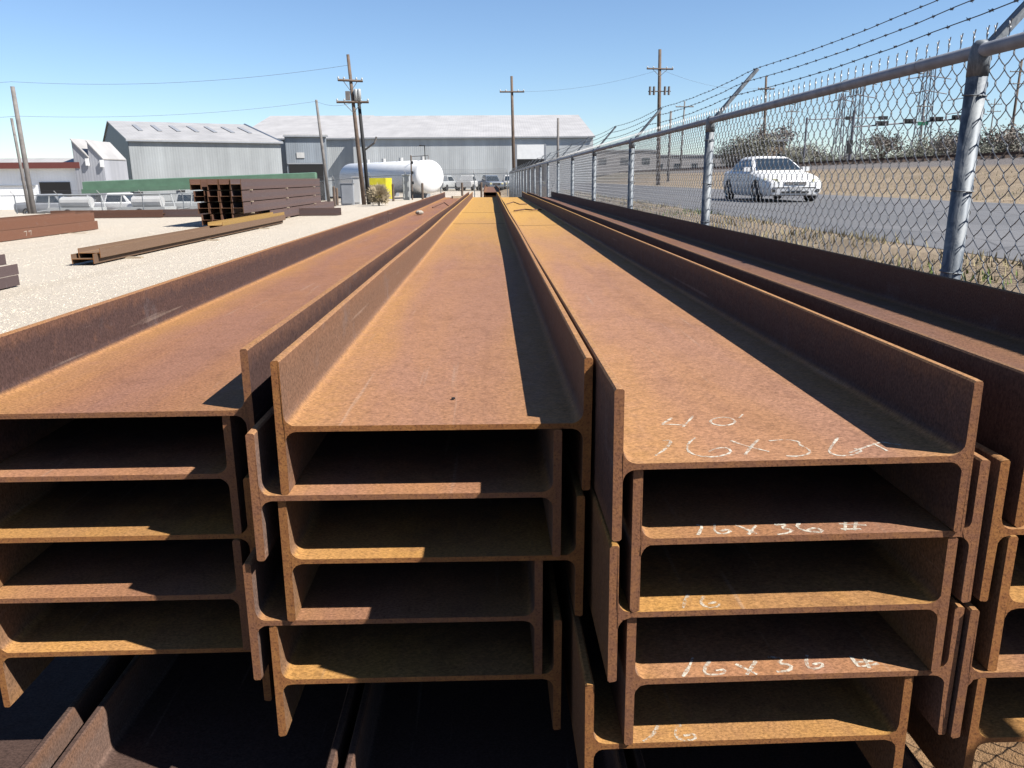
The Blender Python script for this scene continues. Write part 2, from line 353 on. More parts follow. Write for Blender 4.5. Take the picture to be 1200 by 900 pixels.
# ------------------------------------------------------------------ I-beams
def iprofile(W, B, tf, tw, r, seg=4, ch=.0022):
    a, b, t, s = W / 2, B / 2, tf, tw / 2
    q = []                                           # one quarter: from right outer mid, to upper tip, inner, fillet, web
    q += [(a, b - ch), (a - ch, b), (a - t + ch, b), (a - t, b - ch)]
    cx, cz = a - t - r, s + r
    for k in range(seg + 1):
        an = math.pi / 2 * k / seg; q.append((cx + r * math.cos(an), cz - r * math.sin(an)))
    ur = q; ul = [(-x, z) for x, z in reversed(q)]; dl = [(-x, -z) for x, z in q]; dr = [(x, -z) for x, z in reversed(q)]
    return ur + ul + dl + dr                         # counter-clockwise seen from -y
def beam_mesh(name, L, mat, end, W=.403, B=.179, tf=.0109, tw=.0075, r=.015, seg=5, seed=None):
    pr = iprofile(W, B, tf, tw, r, seg); n = len(pr); m = MB()
    if seed is None: ysl = [0, L]
    else: ysl = [0, .012, .05] + [L * k / 22 for k in range(1, 22)] + [L]
    rr = random.Random(seed); p1, p2, p3 = rr.random() * 6, rr.random() * 6, rr.random() * 6; nr = len(ysl)
    for k, y in enumerate(ysl):
        for x, z in pr:
            q = y + ((rr.random() - .5) * .0018 if seed is not None and k == 0 else 0)
            if seed is not None:
                f_ = min(1, y / 1.5); dx = f_ * (.0018 * math.sin(y * .8 + p1) + .0012 * math.sin(y * 2.1 + p2)); dz = f_ * abs(z) / .09 * .0012 * math.sin(y * 1.7 + p3 + (2 if x > 0 else 0))
                if k == 0 and abs(z) > .085: dz -= math.copysign(.0008 * rr.random(), z)
            else: dx = dz = 0
            m.v.append((x + dx, q, z + dz))
    for k in range(nr - 1):
        for i in range(n):
            j = (i + 1) % n; a = k * n; m.f.append((a + i, a + n + i, a + n + j, a + j)); m.mi.append(0)
    m.f += [tuple(range(n)), tuple((nr - 1) * n + i for i in reversed(range(n)))]; m.mi += [1, 1]
    me = m.mesh(name, [mat, end]); me.polygons.foreach_set('use_smooth', [True] * (n * (nr - 1)) + [False, False]); me.set_sharp_from_angle(angle=R(40))
    return me
BM = {}
def W16(L, mat, end, seed=None):
    k = (L, mat, end, seed)
    if k not in BM: BM[k] = beam_mesh('steel_girder', L, mat, end, seed=seed)
    return BM[k]
H0, PIT = 1.5 - .308, .0934
ORD = ['topmost', 'second from the top', 'third from the top', 'fourth from the top', 'fifth and lowest']
def stack(xl, y0, tilt, mats, ends, labels, group, L=12.2):
    out = []
    for k, x in enumerate(xl):
        xc = x + .2015
        o = place(W16(L, mats[k], ends[k], int(1000 * (x + 2)) + k), 'steel_girder', None, (xc, y0[k], H0 - PIT * k + tilt * 0), (0, -tilt, 0))
        tag(o, labels[k], 'beam', group); out.append(o)
    return out
G = 'wide rusty beams stacked on edge in four piles'
def lab(where): return ['rusty steel I-beam, %s in the pile %s' % (o, where) for o in ORD]
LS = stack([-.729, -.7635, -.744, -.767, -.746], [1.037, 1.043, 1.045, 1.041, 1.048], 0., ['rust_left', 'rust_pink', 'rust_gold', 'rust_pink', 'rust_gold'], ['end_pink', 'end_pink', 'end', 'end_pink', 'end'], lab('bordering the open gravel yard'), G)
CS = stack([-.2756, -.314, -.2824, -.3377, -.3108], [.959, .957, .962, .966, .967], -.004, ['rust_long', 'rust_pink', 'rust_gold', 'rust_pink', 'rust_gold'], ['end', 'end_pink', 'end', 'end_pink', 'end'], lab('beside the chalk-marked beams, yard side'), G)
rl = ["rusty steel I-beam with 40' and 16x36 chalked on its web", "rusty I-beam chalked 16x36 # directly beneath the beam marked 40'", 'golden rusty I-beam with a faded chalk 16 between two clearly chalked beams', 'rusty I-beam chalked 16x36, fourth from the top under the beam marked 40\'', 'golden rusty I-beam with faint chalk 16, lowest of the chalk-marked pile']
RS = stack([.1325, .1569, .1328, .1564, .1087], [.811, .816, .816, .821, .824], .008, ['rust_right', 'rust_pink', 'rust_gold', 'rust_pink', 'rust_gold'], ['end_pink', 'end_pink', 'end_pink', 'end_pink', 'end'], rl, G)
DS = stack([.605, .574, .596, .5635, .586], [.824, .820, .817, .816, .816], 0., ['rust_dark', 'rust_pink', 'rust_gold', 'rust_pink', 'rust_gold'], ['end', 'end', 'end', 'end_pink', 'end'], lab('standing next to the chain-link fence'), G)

# chalk writing (strokes on the web, in beam coordinates)
CH = {
0: [[(-0.099, 0.164), (-0.121, 0.134), (-0.111, 0.137), (-0.092, 0.132)], [(-0.07, 0.17), (-0.082, 0.147), (-0.094, 0.125)], [(-0.026, 0.136), (-0.033, 0.129), (-0.041, 0.126), (-0.049, 0.128), (-0.054, 0.134), (-0.055, 0.143), (-0.051, 0.151), (-0.044, 0.158), (-0.035, 0.161), (-0.027, 0.159), (-0.023, 0.153), (-0.022, 0.144), (-0.026, 0.136)], [(-0.003, 0.173), (-0.013, 0.157)], [(-0.131, 0.074), (-0.119, 0.075), (-0.134, 0.044), (-0.15, 0.023)], [(-0.09, 0.081), (-0.103, 0.063), (-0.111, 0.038), (-0.105, 0.019), (-0.084, 0.013), (-0.062, 0.026), (-0.061, 0.044), (-0.075, 0.043), (-0.087, 0.032)], [(-0.051, 0.068), (-0.04, 0.049), (-0.019, 0.027)], [(-0.017, 0.07), (-0.034, 0.045), (-0.049, 0.019)], [(-0.006, 0.064), (0.016, 0.068), (0.029, 0.057), (0.023, 0.05), (0.029, 0.032), (0.025, 0.018), (0.008, 0.009), (-0.005, 0.012)], [(0.079, 0.07), (0.057, 0.038), (0.046, 0.02), (0.053, 0.007), (0.071, 0.01), (0.088, 0.024), (0.08, 0.03)], [(0.069, 0.017), (0.093, 0.033), (0.121, 0.05)], [(0.11, 0.046), (0.114, 0.02)], [(0.122, 0.051), (0.139, 0.038)]],
1: [[(-0.119, 0.032), (-0.112, 0.031), (-0.124, 0.006)], [(-0.097, 0.034), (-0.103, 0.016), (-0.098, 0.006), (-0.085, 0.011), (-0.085, 0.02), (-0.096, 0.014)], [(-0.073, 0.03), (-0.056, 0.005)], [(-0.05, 0.027), (-0.067, 0.004)], [(-0.028, 0.028), (-0.011, 0.028), (-0.024, 0.019), (-0.012, 0.013), (-0.019, 0.005), (-0.034, 0.002)], [(0.003, 0.032), (-0.005, 0.019), (0.004, 0.007), (0.022, 0.005), (0.017, 0.018), (0.004, 0.011)], [(0.048, 0.026), (0.078, 0.02)], [(0.044, 0.012), (0.067, 0.01)], [(0.058, 0.03), (0.047, 0.008)], [(0.071, 0.031), (0.058, 0.008)]],
2: [[(-0.099, 0.037), (-0.107, 0.02), (-0.115, 0.001)], [(-0.081, 0.031), (-0.09, 0.018), (-0.085, 0.005), (-0.069, 0.007), (-0.068, 0.017), (-0.081, 0.015)]],
3: [[(-0.11, 0.04), (-0.121, 0.018), (-0.132, 0.001)], [(-0.091, 0.032), (-0.103, 0.015), (-0.103, 0.004), (-0.082, 0.004), (-0.076, 0.014), (-0.089, 0.012)], [(-0.061, 0.024), (-0.05, 0.012), (-0.041, 0.001)], [(-0.034, 0.029), (-0.054, 0.001)], [(-0.016, 0.037), (0.002, 0.032), (-0.009, 0.023), (0.007, 0.019), (0.001, 0.007), (-0.016, 0.006)], [(0.034, 0.038), (0.026, 0.021), (0.026, 0.008), (0.043, 0.012), (0.047, 0.022), (0.033, 0.018)], [(0.087, 0.033), (0.087, 0.019), (0.087, 0.01), (0.114, 0.016)], [(0.087, 0.02), (0.11, 0.022)], [(0.102, 0.03), (0.099, 0.007)]],
4: [[(-0.104, 0.03), (-0.115, 0.012), (-0.128, 0.001)], [(-0.074, 0.032), (-0.087, 0.017), (-0.083, 0.001), (-0.063, 0.001), (-0.061, 0.013), (-0.076, 0.01)]]}
def ribbon(m, pts, wd, z):
    pts = [Vector((x, y, z)) for x, y in pts]
    if len(pts) > 2:                                  # round the corners a little
        fine = [pts[0]]
        for a, b in zip(pts, pts[1:]): fine += [a * .75 + b * .25, a * .25 + b * .75]
        pts = fine + [pts[-1]]
    o = len(m.v)
    for i, p in enumerate(pts):
        d = pts[min(i + 1, len(pts) - 1)] - pts[max(i - 1, 0)]; n = Vector((-d.y, d.x, 0)).normalized() * wd / 2 * rg.uniform(.6, 1.25)
        m.v += [tuple(p - n), tuple(p + n)]
    for i in range(len(pts) - 1): m.f.append((o + 2 * i, o + 2 * i + 1, o + 2 * i + 3, o + 2 * i + 2)); m.mi.append(0)
for k, strokes in CH.items():
    for s_ in strokes:
        m = MB(); ribbon(m, [(x, max(y, .002)) for x, y in s_], .0042 if k else .0032, .0075 / 2 + .0004)
        m.build('chalk_stroke', 'chalk_faint' if k in (2, 4) else 'chalk', RS[k])
for o, yy in ((CS[0], 4.55), (CS[0], 6.35), (RS[0], 4.45), (RS[0], 6.6)):  # thin dark strips paint in shadows of overhead wires across the webs
    MB().box((0, yy, .00375 + .0006), (.355, .02, .0004)).build('wire_shadow_line', 'wire_shadow', o)
for yy in (4.67, 5.95):  # same painted wire shadows on the flange
    MB().box((-.2015 + .0109 + .0006, yy, .048), (.0004, .03, .08)).build('wire_shadow_line', 'wire_shadow', LS[0])

# lower tier on timbers, lengthened unseen below the camera to cut ground bounce
MT = [(-1.075, 'beyond the outer edge of the gravel-side pile'), (-.637, 'half under the gravel-side pile'), (-.218, 'under the pile beside the chalk-marked one'), (.20, 'under the chalk-marked pile')]
for x, wh in MT:
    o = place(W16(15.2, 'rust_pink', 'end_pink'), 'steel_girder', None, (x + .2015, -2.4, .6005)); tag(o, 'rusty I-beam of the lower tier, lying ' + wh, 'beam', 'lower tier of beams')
tm = MB().box((0, 0, 0), (1.72, .20, .255)).mesh('timber_sleeper', 'wood'); tb = MB().box((0, 0, 0), (1.45, .12, .0385)).mesh('timber_batten', 'wood'); td = MB().box((0, 0, 0), (.40, .22, .2428)).mesh('timber_block', 'wood')
for yy, nm in ((2.6, 'near end'), (7.0, 'middle'), (11.6, 'far end')):
    for k in range(2): tag(place(tm, 'timber_sleeper', None, (-.235, yy, .1275 + .2553 * k)), '%s square timber sleeper under the %s of the lower tier' % (('lower', 'upper')[k], nm), 'timber', 'timbers under the beams')
    tag(place(tb, 'timber_batten', None, (-.10, yy, .69 + .0195)), 'thin timber batten between the two tiers at their %s' % nm, 'timber', 'battens between tiers')
    for k in range(3): tag(place(td, 'timber_block', None, (.79, yy, .1214 + .243 * k)), '%s timber block of those propping the %s of the fence-side pile' % (('lowest', 'middle', 'uppermost')[k], nm), 'timber', 'timber blocks under the fence-side pile')

# a further pile behind the first ones, in line with them
me = W16(12.2, 'rust_dark', 'end_dark')
for k in range(5):
    tag(place(me, 'steel_girder', None, (.06 + (.028 if k % 2 else 0), 20 + .02 * k, 1.155 - PIT * k)), 'dark rusty I-beam, %s in the short pile beyond the far ends' % ORD[k], 'beam', 'pile beyond the far ends')
for yy in (21, 26, 31): tag(MB().box((0, 0, 0), (.6, .3, 1.155 - PIT * 4 - .0895)).build('timber_crib', 'wood', None, (.08, yy, (1.155 - PIT * 4 - .0895) / 2)), 'timber crib under the %s of the short pile beyond the far ends' % {21: 'near end', 26: 'middle', 31: 'far end'}[yy], 'timber', 'cribs of the far pile')

# odds and ends lying on the beams
def rock(name, loc, r, seed, mat='stone'):
    rr = random.Random(seed); m = MB(); rings = []
    for i in range(1, 5):
        t = math.pi * i / 5; rings.append([(r * math.sin(t) * math.cos(a) * (1 + .25 * rr.random()), r * math.sin(t) * math.sin(a) * 1.3 * (1 + .25 * rr.random()), -r * .7 * math.cos(t)) for a in [k * 6.28 / 8 for k in range(8)]])
    m.rings(rings); return m.build(name, mat, None, loc)
tag(rock('stone', (-.60, 6.9, 1.196 + .022), .03, 4), 'pale fist-sized stone lying on the web of the gravel-side pile', 'stone')
tag(MB().box((0, 0, 0), (.16, .09, .035), 0, .3).build('wood_offcut', 'wood_pale', None, (-.50, 12.6, 1.196 + .018)), 'pale wood offcut at the far end of the gravel-side pile', 'wood')
for i, (x, y, tx) in enumerate(((-.47, 8.6, 'gravel-side pile'), (.30, 9.3, 'chalk-marked pile'), (.36, 7.6, 'beam marked 40\''))):
    tag(MB().tube([(-.13, -.1, .006), (-.02, .12, .05 - .02 * i), (.05, .05, .006), (.14, .12, .006)], .006, 5).build('bent_strap', 'rust_dark', None, (x, y, 1.1962)), 'bent steel strap lying on the web of the ' + tx, 'strap')
tag(MB().box((0, 0, .002), (.0045, .004, .002), 0, .4).build('rust_flake', 'dark', None, (-.055, 1.075, H0 + .0040)), 'small black flake on the web between the flanges', 'flake')

# ------------------------------------------------------------------ near chain-link fence
FX, RZ = 1.52, 1.868
fence = empty('chain_link_fence', (FX, 0, 0)); tag(fence, 'galvanised chain-link fence topped by three barbed wires along the beam piles', 'fence')
def link_mesh(name, width, zb, zt, sub, nside, r, w_=.070, h_=.078):
    m = MB(); n = int(width / (w_ / 2))
    N = int((zt - zb) / (h_ / 2)) * sub
    for i in range(n):
        y0 = i * w_ / 2 + w_ / 4; sg = 1 if i % 2 else -1; pts = []
        for k in range(N + 1):
            t = k / (2 * sub); ph = (t % 1.); tri = 4 * abs(ph - .5) - 1
            tri = max(-1, min(1, tri * 1.16))
            pts.append((sg * .0055 * max(-1, min(1, 1.6 * math.sin(2 * math.pi * t))), y0 + sg * tri * (w_ / 4 + .0012), zb + k * h_ / 2 / sub))
        if i % 2 == 0 and nside > 2:                      # twisted points standing above the rail
            x, y, z = pts[-1]; pts += [(x + .002, y + .002, z + .014), (x - .002, y - .001, z + .03), (x - .004, y - .012, z + .052)]; m.tube([(x - .002, y - .002, z + .004), (x + .002, y + .001, z + .03), (x + .004, y + .014, z + .050)], r, 3, 0, False)
        m.tube(pts, r, nside, 0, False)
    return m.mesh(name, 'wire')
linkA = link_mesh('wire_mesh', 3.05, .06, 1.90, 4, 4, .0020); linkB = link_mesh('wire_mesh', 3.05, .06, 1.90, 1, 3, .0020)
pm = MB().tube([(0, 0, -.4), (0, 0, RZ - .02)], .0305, 16)
pm.rings([[(.0315 * s_ * math.cos(a), .0315 * s_ * math.sin(a), z) for a in [j * math.pi / 8 for j in range(16)]] for z, s_ in ((RZ - .075, 1), (RZ - .02, 1), (RZ + .015, .85), (RZ + .03, .5))])
postm = pm.mesh('post', 'galv', True)
am = MB(); a0 = Vector((0, 0, RZ + .0)); a1 = Vector((.29, 0, RZ + .335))
dv = (a1 - a0).normalized(); nv = Vector((-dv.z, 0, dv.x))
def plate(m, s0, s1, y, th, dn):                          # folded steel channel
    c = [a0 + dv * s0, a0 + dv * s1]; vs = []
    for p, wd in zip(c, (.024, .016)):
        for yy, nn in ((-wd, 0), (wd, 0), (wd, -.022), (wd - .004, -.022), (wd - .004, -.004), (-wd + .004, -.004), (-wd + .004, -.022), (-wd, -.022)): vs.append(p + Vector((0, yy, 0)) + nv * nn)
    m.rings([vs[:8], vs[8:]])
plate(am, 0, .445, 0, 0, 0); armm = am.mesh('barb_arm', 'galv')
tm_ = MB(); tm_.tube([(.034 * math.cos(a) , .034 * math.sin(a), 0) for a in [k * 6.2832 / 14 for k in range(15)]], .0022, 5); tiem = tm_.mesh('wire_tie', 'galv')
tr_ = MB(); tr_.tube([(.0245 * math.cos(a) + .004, 0, .0245 * math.sin(a)) for a in [k * 6.2832 / 12 for k in range(13)]] + [(.03, .004, -.05)], .002, 5); tier = tr_.mesh('wire_tie', 'wire')
NB = 20
for k in range(-1, NB):
    y = 2.56 + 3.05 * k
    po = place(postm, 'post', fence, (0, y, 0)); place(armm, 'barb_arm', po, (0, 0, 0))
    if k < 7:
        for z in (RZ - .13, 1.45, 1.19): place(tiem, 'wire_tie', po, (0, 0, z), (R(4), R(3), k))
    if k < NB - 1:
        tag(place(linkA if k < 6 else linkB, 'wire_mesh', fence, (.036, y, 0)), None, None, None, 'stuff')
    if k < 5:
        for j in range(5): place(tier, 'wire_tie', fence, (0, y + .35 + j * .6, RZ))
YE = 2.56 + 3.05 * (NB - 1)
ra = MB().tube([(0, -.7, RZ), (0, YE, RZ)], .0208, 14); ra.build('top_rail', 'rail_steel', fence, smooth=True)
for s_ in (.205, .32, .435):
    p = a0 + dv * s_ + nv * .004; m = MB(); n = int((YE + 2) / .3); pts = []
    for k in range(n + 1):
        y = -2 + k * .3; fr = ((y - 2.56) / 3.05) % 1.; pts.append((p.x + .004 * math.sin(k * 7.), y, p.z - .03 * 4 * fr * (1 - fr) + .003 * math.sin(k * 3.)))
    m.tube(pts, .0021, 5)
    y = -1.
    while y < 40:
        fr = ((y - 2.56) / 3.05) % 1.; z = p.z - .03 * 4 * fr * (1 - fr); a = rg.random() * 3
        for s2 in (0, 1.6):
            d = Vector((math.cos(a + s2), .35 * math.cos(s2 * 2), math.sin(a + s2))).normalized() * .008; m.tube([Vector((p.x, y, z)) - d, Vector((p.x, y + .006, z)) + d], .0014, 3)
        m.tube([(p.x, y - .008, z), (p.x, y + .008, z)], .0040, 5); y += .125
    m.build('barbed_wire', 'barb', fence)

# ------------------------------------------------------------------ beams lying about the yard
def yard(loc, L, mat, end, W, B, label, group, tf=.016, tw=.010, rz=0., name='steel_girder'):
    o = place(beam_mesh('steel_girder', L, mat, end, W, B, tf, tw, .012, 2, seed=None), name, None, loc, (0, 0, rz)); return tag(o, label, 'beam', group)
gA = 'large brown beams on the gravel'
yard((-12.45 - .30, 13.6, .145), 12.2, 'rust_yard', 'end_dark', .60, .26, 'large brown girder with chalk number on its flange, lying on gravel', gA)
o_ = [o for o in col.objects if o.get('group') == gA][0]
for dy in (0, .22):
    MB().add([(0, dy, .05), (0, dy + .15, .06), (0, dy + .10, -.07), (0, dy + .08, -.07), (0, dy + .125, .038), (0, dy, .03)], [(0, 1, 4, 5), (1, 2, 3, 4)]).build('chalk_numeral', 'chalk', o_, (.3005, 8.1, .01))
yard((-12.45 - .33, 13.5, .405), 12.2, 'rust_yard', 'end_dark', .60, .255, 'large brown girder stacked on top of the chalk-numbered girder', gA)
yard((-13.3, 14.6, .145), 12.2, 'rust_dark', 'end_dark', .50, .26, 'dark girder lying behind the chalk-numbered brown girder', gA)
yard((-13.32, 14.5, .405), 12.2, 'rust_dark', 'end_dark', .50, .255, 'dark girder on top of the one behind the brown girders', gA)
for yy in (15, 19, 24): tag(MB().box((0, 0, 0), (1.7, .12, .014)).build('skid_board', 'wood_pale', None, (-12.8, yy, .007)), 'thin board under the %s of the large brown girders' % {15: 'near end', 19: 'middle', 24: 'far end'}[yy], 'board', 'boards under the brown girders')
gB = 'long nested beams on skids in mid yard'
zb = .03
for yy in (16.0, 20.6, 25.4): tag(MB().box((0, 0, 0), (.75, .14, .028), 0, .05).build('skid_block', 'wood_pale', None, (-7.32, yy, .014)), 'pale wood skid under the %s of the long nested beams' % {16.0: 'near end', 20.6: 'middle', 25.4: 'far end'}[yy], 'wood', 'skids under the nested beams')
yard((-7.43, 14.65, zb + .0895), 13.6, 'rust_ochre', 'end', .403, .179, 'lower of the two long ochre beams nested on skids in mid yard', gB, .012, .009)
yard((-7.37, 14.8, zb + .0895 + .0945), 13.6, 'rust_ochre', 'end', .403, .179, 'upper of the two long ochre beams nested on skids in mid yard', gB, .012, .009)
yard((-7.40, 21.8, zb + .0895 + .0945 * 2), 6.6, 'rust_bright', 'end', .403, .179, 'short golden beam lying on top of the long nested beams', gB, .012, .009)
gE = 'purple grey beams at the yard edge'
for i, (z, dx, dy, nm) in enumerate(((.115, .0, 0, 'lowest'), (.2725, -.0, .02, 'middle'), (.43, -.06, -.14, 'upper'))):
    yard((-6.93 - .2 + dx, 11.8 - 9 + dy - .1, z - .02), 9.1, 'rust_purple', 'end_dark', .36, .15, '%s of three purple grey beams stacked on gravel' % nm, gE)
tag(MB().box((0, 0, 0), (.5, .3, .02)).build('skid_board', 'wood', None, (-7.13, 9, .01)), 'board under the three purple grey beams', 'board')
gC = 'square stack of wide flange beams'
wmesh = beam_mesh('wide_flange_girder', 12.2, 'rust_purple', 'end_dark', .355, .345, .02, .013, .015, 2); wmesh2 = beam_mesh('wide_flange_girder', 12.2, 'rust_dark', 'end_dark', .355, .345, .02, .013, .015, 2)
rows_ = ['bottom', 'second', 'third', 'top']; cols_ = ['facing the near beam piles', 'next to the outer column', 'next to the inner column', 'facing the far fence']
for r_ in range(4):
    for c_ in range(4):
        o = place(wmesh if c_ == 0 else wmesh2, 'wide_flange_girder', None, (-8.20 - .375 * c_ - (.09 * (r_ - 1) if c_ == 3 else 0) + .02 * rg.random(), 26.4 + .10 * rg.random() + (.0 if r_ else 3.2 if c_ == 0 else 0), .06 + .1725 + .375 * r_))
        tag(o, 'dark wide-flange beam, %s row of the square stack, column %s' % (rows_[r_], cols_[c_]), 'beam', gC)
    for yy in (27.4, 32.2, 37.2):
        tag(MB().box((0, 0, 0), (1.62, .10, .03 if r_ else .06), 0).build('stack_batten', 'wood_pale', None, (-8.76, yy, (.03 if r_ == 0 else .06 + .345 * r_ + .03 * (r_ - 1) + .015))), 'pale batten below the %s row of the square beam stack, at its %s' % (rows_[r_], {27.4: 'near end', 32.2: 'middle', 37.2: 'far end'}[yy]), 'batten', 'battens of the square stack, %s row' % rows_[r_])
yard((-13.9, 34, .17), 7.6, 'rust_purple', 'end_dark', .30, .30, 'dark low beam lying across the yard in front of the far fence', 'crosswise beams before the far fence', rz=R(-88))
yard((-18.0, 33.6, .17), 4.5, 'rust_dark', 'end_dark', .30, .30, 'short dark beam in line with the low crosswise beam', 'crosswise beams before the far fence', rz=R(-88))

# ------------------------------------------------------------------ far fence
ff = empty('chain_link_fence', (0, 0, 0)); tag(ff, 'far chain-link fence crossing the back of the yard before the trucks', 'fence')
pA, pB = Vector((1.5, 66)), Vector((-36, 57)); nP = 14; tops = []
farlink = {}
arm2 = MB().tube([(0, 0, 1.85), (-.08, -.3, 2.15)], .022, 6).mesh('barb_arm', 'white_dusty')
fp = MB().tube([(0, 0, 0), (0, 0, 1.86)], .035, 8).mesh('post', 'galv')
for k in range(nP + 1):
    q = pA.lerp(pB, k / nP); z = gz(q.x, q.y); po = place(fp, 'post', ff, (q.x, q.y, z - .02)); place(arm2, 'barb_arm', po); tops.append(Vector((q.x, q.y, z + 1.83)))
MB().tube(tops, .024, 8).build('top_rail', 'galv', ff)
for k in range(nP):
    a, b = tops[k], tops[k + 1]; m = MB(); d = b - a; L = d.length; N = int(L / .12)
    for i in range(N):
        for sg in (1, -1):
            s0 = i / N; s1 = s0 + sg * 1.75 / L; t1 = 1.
            if s1 > 1: t1 = (1 - s0) / (s1 - s0); s1 = 1
            if s1 < 0: t1 = s0 / (s0 - s1); s1 = 0
            p0 = a + d * s0; p1 = a + d * s1 - Vector((0, 0, 1.75 * t1)); m.tube([p0, p1], .006, 3, 0, False)
    tag(m.build('wire_mesh', 'wire', ff), None, None, None, 'stuff')
for j in range(3):
    MB().tube([t + Vector((-.03 * (j + 1), -.1 * (j + 1), .02 + .1 * (j + 1))) for t in tops], .006, 4).build('barbed_wire', 'barb', ff)

# ------------------------------------------------------------------ buildings
def shed(name, label, loc, rz, L, Wd, ez, rzh, base, wall, roof, over=.35, ridge=None):
    """front wall along local +x from the corner at loc, going back along +y"""
    o = empty(name, (loc[0], loc[1], base), rz); tag(o, label, 'building'); e_, h_ = ez - base, rzh - base; rp = ridge or Wd / 2
    m = MB(); pr = [(0, 0), (Wd, 0), (Wd, e_), (rp, h_), (0, e_)]; n = 5
    m.v = [(0, y, z) for y, z in pr] + [(L, y, z) for y, z in pr]
    m.f = [tuple(reversed(range(n))), tuple(range(n, 2 * n))] + [(i, (i + 1) % n, n + (i + 1) % n, n + i) for i in (0, 1, 4)]; m.mi = [0] * 5
    m.build('wall', wall, o)
    for (y0, z0), (y1, z1) in (((0, e_), (rp, h_)), ((Wd, e_), (rp, h_))):
        d = Vector((0, y0 - y1, z0 - z1)).normalized() * over; a = Vector((0, y0, z0 + .02)) + d; b = Vector((0, y1, z1 + .02)); t = Vector((0, 0, .12))
        m = MB(); m.rings([[Vector((x, 0, 0)) + q for q in (a, b, b + t, a + t)] for x in (-.2, L + .2)]); m.build('roof', roof, o)
    MB().box((L / 2, -over - .02, e_ - .08), (L + .5, .1, .16)).build('gutter', 'redtrim' if wall == 'clad_white' else 'grey_paint', o)
    return o
def rect(parent, name, mat, x0, x1, z0, z1, y=-.06, th=.1): return MB().box(((x0 + x1) / 2, y, (z0 + z1) / 2), (x1 - x0, th, z1 - z0)).build(name, mat, parent)
A = shed('metal_shed', 'tall grey corrugated shed with a dark shaded gable end behind the green girders', (-41.16, 95), R(30), 17.4, 30, 6.0, 9.0, -1.3, 'clad', 'roof', ridge=17.5)
gw = MB(); gw.add([(-.03, 0, 0), (-.03, 30, 0), (-.03, 30, 7.2), (-.03, 17.5, 10.2), (-.03, 0, 7.2)], [(0, 4, 3, 2, 1)]); gw.build('gable_shade_sheet', 'clad_shade', A)  # dark sheet over the gable wall, its shade put into the colour
for k in range(7):
    x = 2.2 + k * 2.2; z0, z1 = 7.3 + 1.2, 7.3 + 2.2
    m = MB(); m.rings([[(x + dx, y, z) for y, z in ((7.2, 8.72), (13.2, 9.75), (13.2, 9.79), (7.2, 8.76))] for dx in (0, .5)]); m.build('roof_light', 'grey_paint', A)
MB().tube([(17.5, -.3, 7.25), (17.5, 17.5, 10.35)], .22, 8).build('verge_flashing', 'slate', A)
MB().box((-.08, 6, 4.5), (.16, .5, .3)).build('wall_lamp', 'white', A); MB().box((-.06, 4.5, 3.2), (.1, 2.2, .18)).build('vent', 'grey_paint', A)
E2 = shed('metal_shed', 'blue grey shed with an open dark doorway joined to the tall shed', (-26.4, 107.5), R(13), 5.2, 12, 7.0, 7.3, -1.3, 'clad_blue', 'roof')
rect(E2, 'door_opening', 'dark', .25, 4.6, 0, 4.7); rect(E2, 'notice_board', 'white_dusty', 1.3, 2.3, 5.5, 6.2); rect(E2, 'door_track', 'grey_paint', .1, 5.0, 4.72, 4.9, -.12)
B = shed('warehouse', 'very long pale corrugated warehouse with a white roller door', (-19.4, 118), 0, 34.5, 44, 7.15, 11.6, -.5, 'clad_pale', 'roof_pale')
rl_ = rect(B, 'roller_door', 'white', 23.5, 27.4, 4.6, 6.6); rect(B, 'door_opening', 'dark', 23.5, 27.4, 0, 4.58); rect(B, 'door_jamb', 'grey_paint', 23.2, 23.48, 0, 6.7, -.08); rect(B, 'door_jamb', 'grey_paint', 27.42, 27.7, 0, 6.7, -.08)
B2 = shed('warehouse', 'set-back corrugated warehouse wing between the blue grey shed and the long warehouse', (-36.5, 119.7), 0, 17.0, 42, 7.2, 11.75, -1.0, 'clad_pale', 'roof_pale', ridge=21)
Wb = shed('white_building', 'white metal building with red brown trim and an open dark bay', (-62, 84), R(2), 20.2, 5, 2.95, 3.7, -1.6, 'clad_white', 'roof', .5)
rect(Wb, 'trim', 'redtrim', -.3, 20.4, 4.35, 4.95, -.62, .14); rect(Wb, 'bay_opening', 'dark', 15.9, 18.9, 0, 3.0); rect(Wb, 'bay_frame', 'grey_paint', 8, 15.5, 2.62, 2.74, -.08); rect(Wb, 'notice', 'grey_paint', 14.2, 14.5, 3.1, 3.5, -.08); rect(Wb, 'notice', 'grey_paint', 14.7, 15.0, 3.1, 3.5, -.08)
saw = empty('sawtooth_shed', (-42.1, 84.1, -1.4)); tag(saw, 'pale sawtooth-roofed shed with two peaks between white building and tall shed', 'building')
prS = [(0, 0), (2.95, 0), (2.95, 4.95), (1.55, 6.7), (1.52, 5.1), (0, 6.9)]; dS = Vector((.3, 4.6, 0))
m = MB(); m.rings([[(x, 0, z) for x, z in prS], [(x + dS.x, dS.y, z) for x, z in prS]]); m.build('wall', 'clad_lilac', saw)
for (xa, za), (xb, zb_) in (((1.52, 5.1), (0, 6.9)), ((2.95, 4.95), (1.55, 6.7))):
    vs = [Vector((xa + .05, -.15, za + .03)), Vector((xb - .05, -.15, zb_ + .06))]; m = MB(); m.rings([[vs[0], vs[1], vs[1] + Vector((.02, 0, .1)), vs[0] + Vector((.02, 0, .1))], [q + dS for q in (vs[0], vs[1], vs[1] + Vector((.02, 0, .1)), vs[0] + Vector((.02, 0, .1)))]]); m.build('roof', 'roof', saw)
    MB().box((xa - .1, -.2, za - .35), (.3, .2, .7)).build('rainwater_box', 'white', saw)
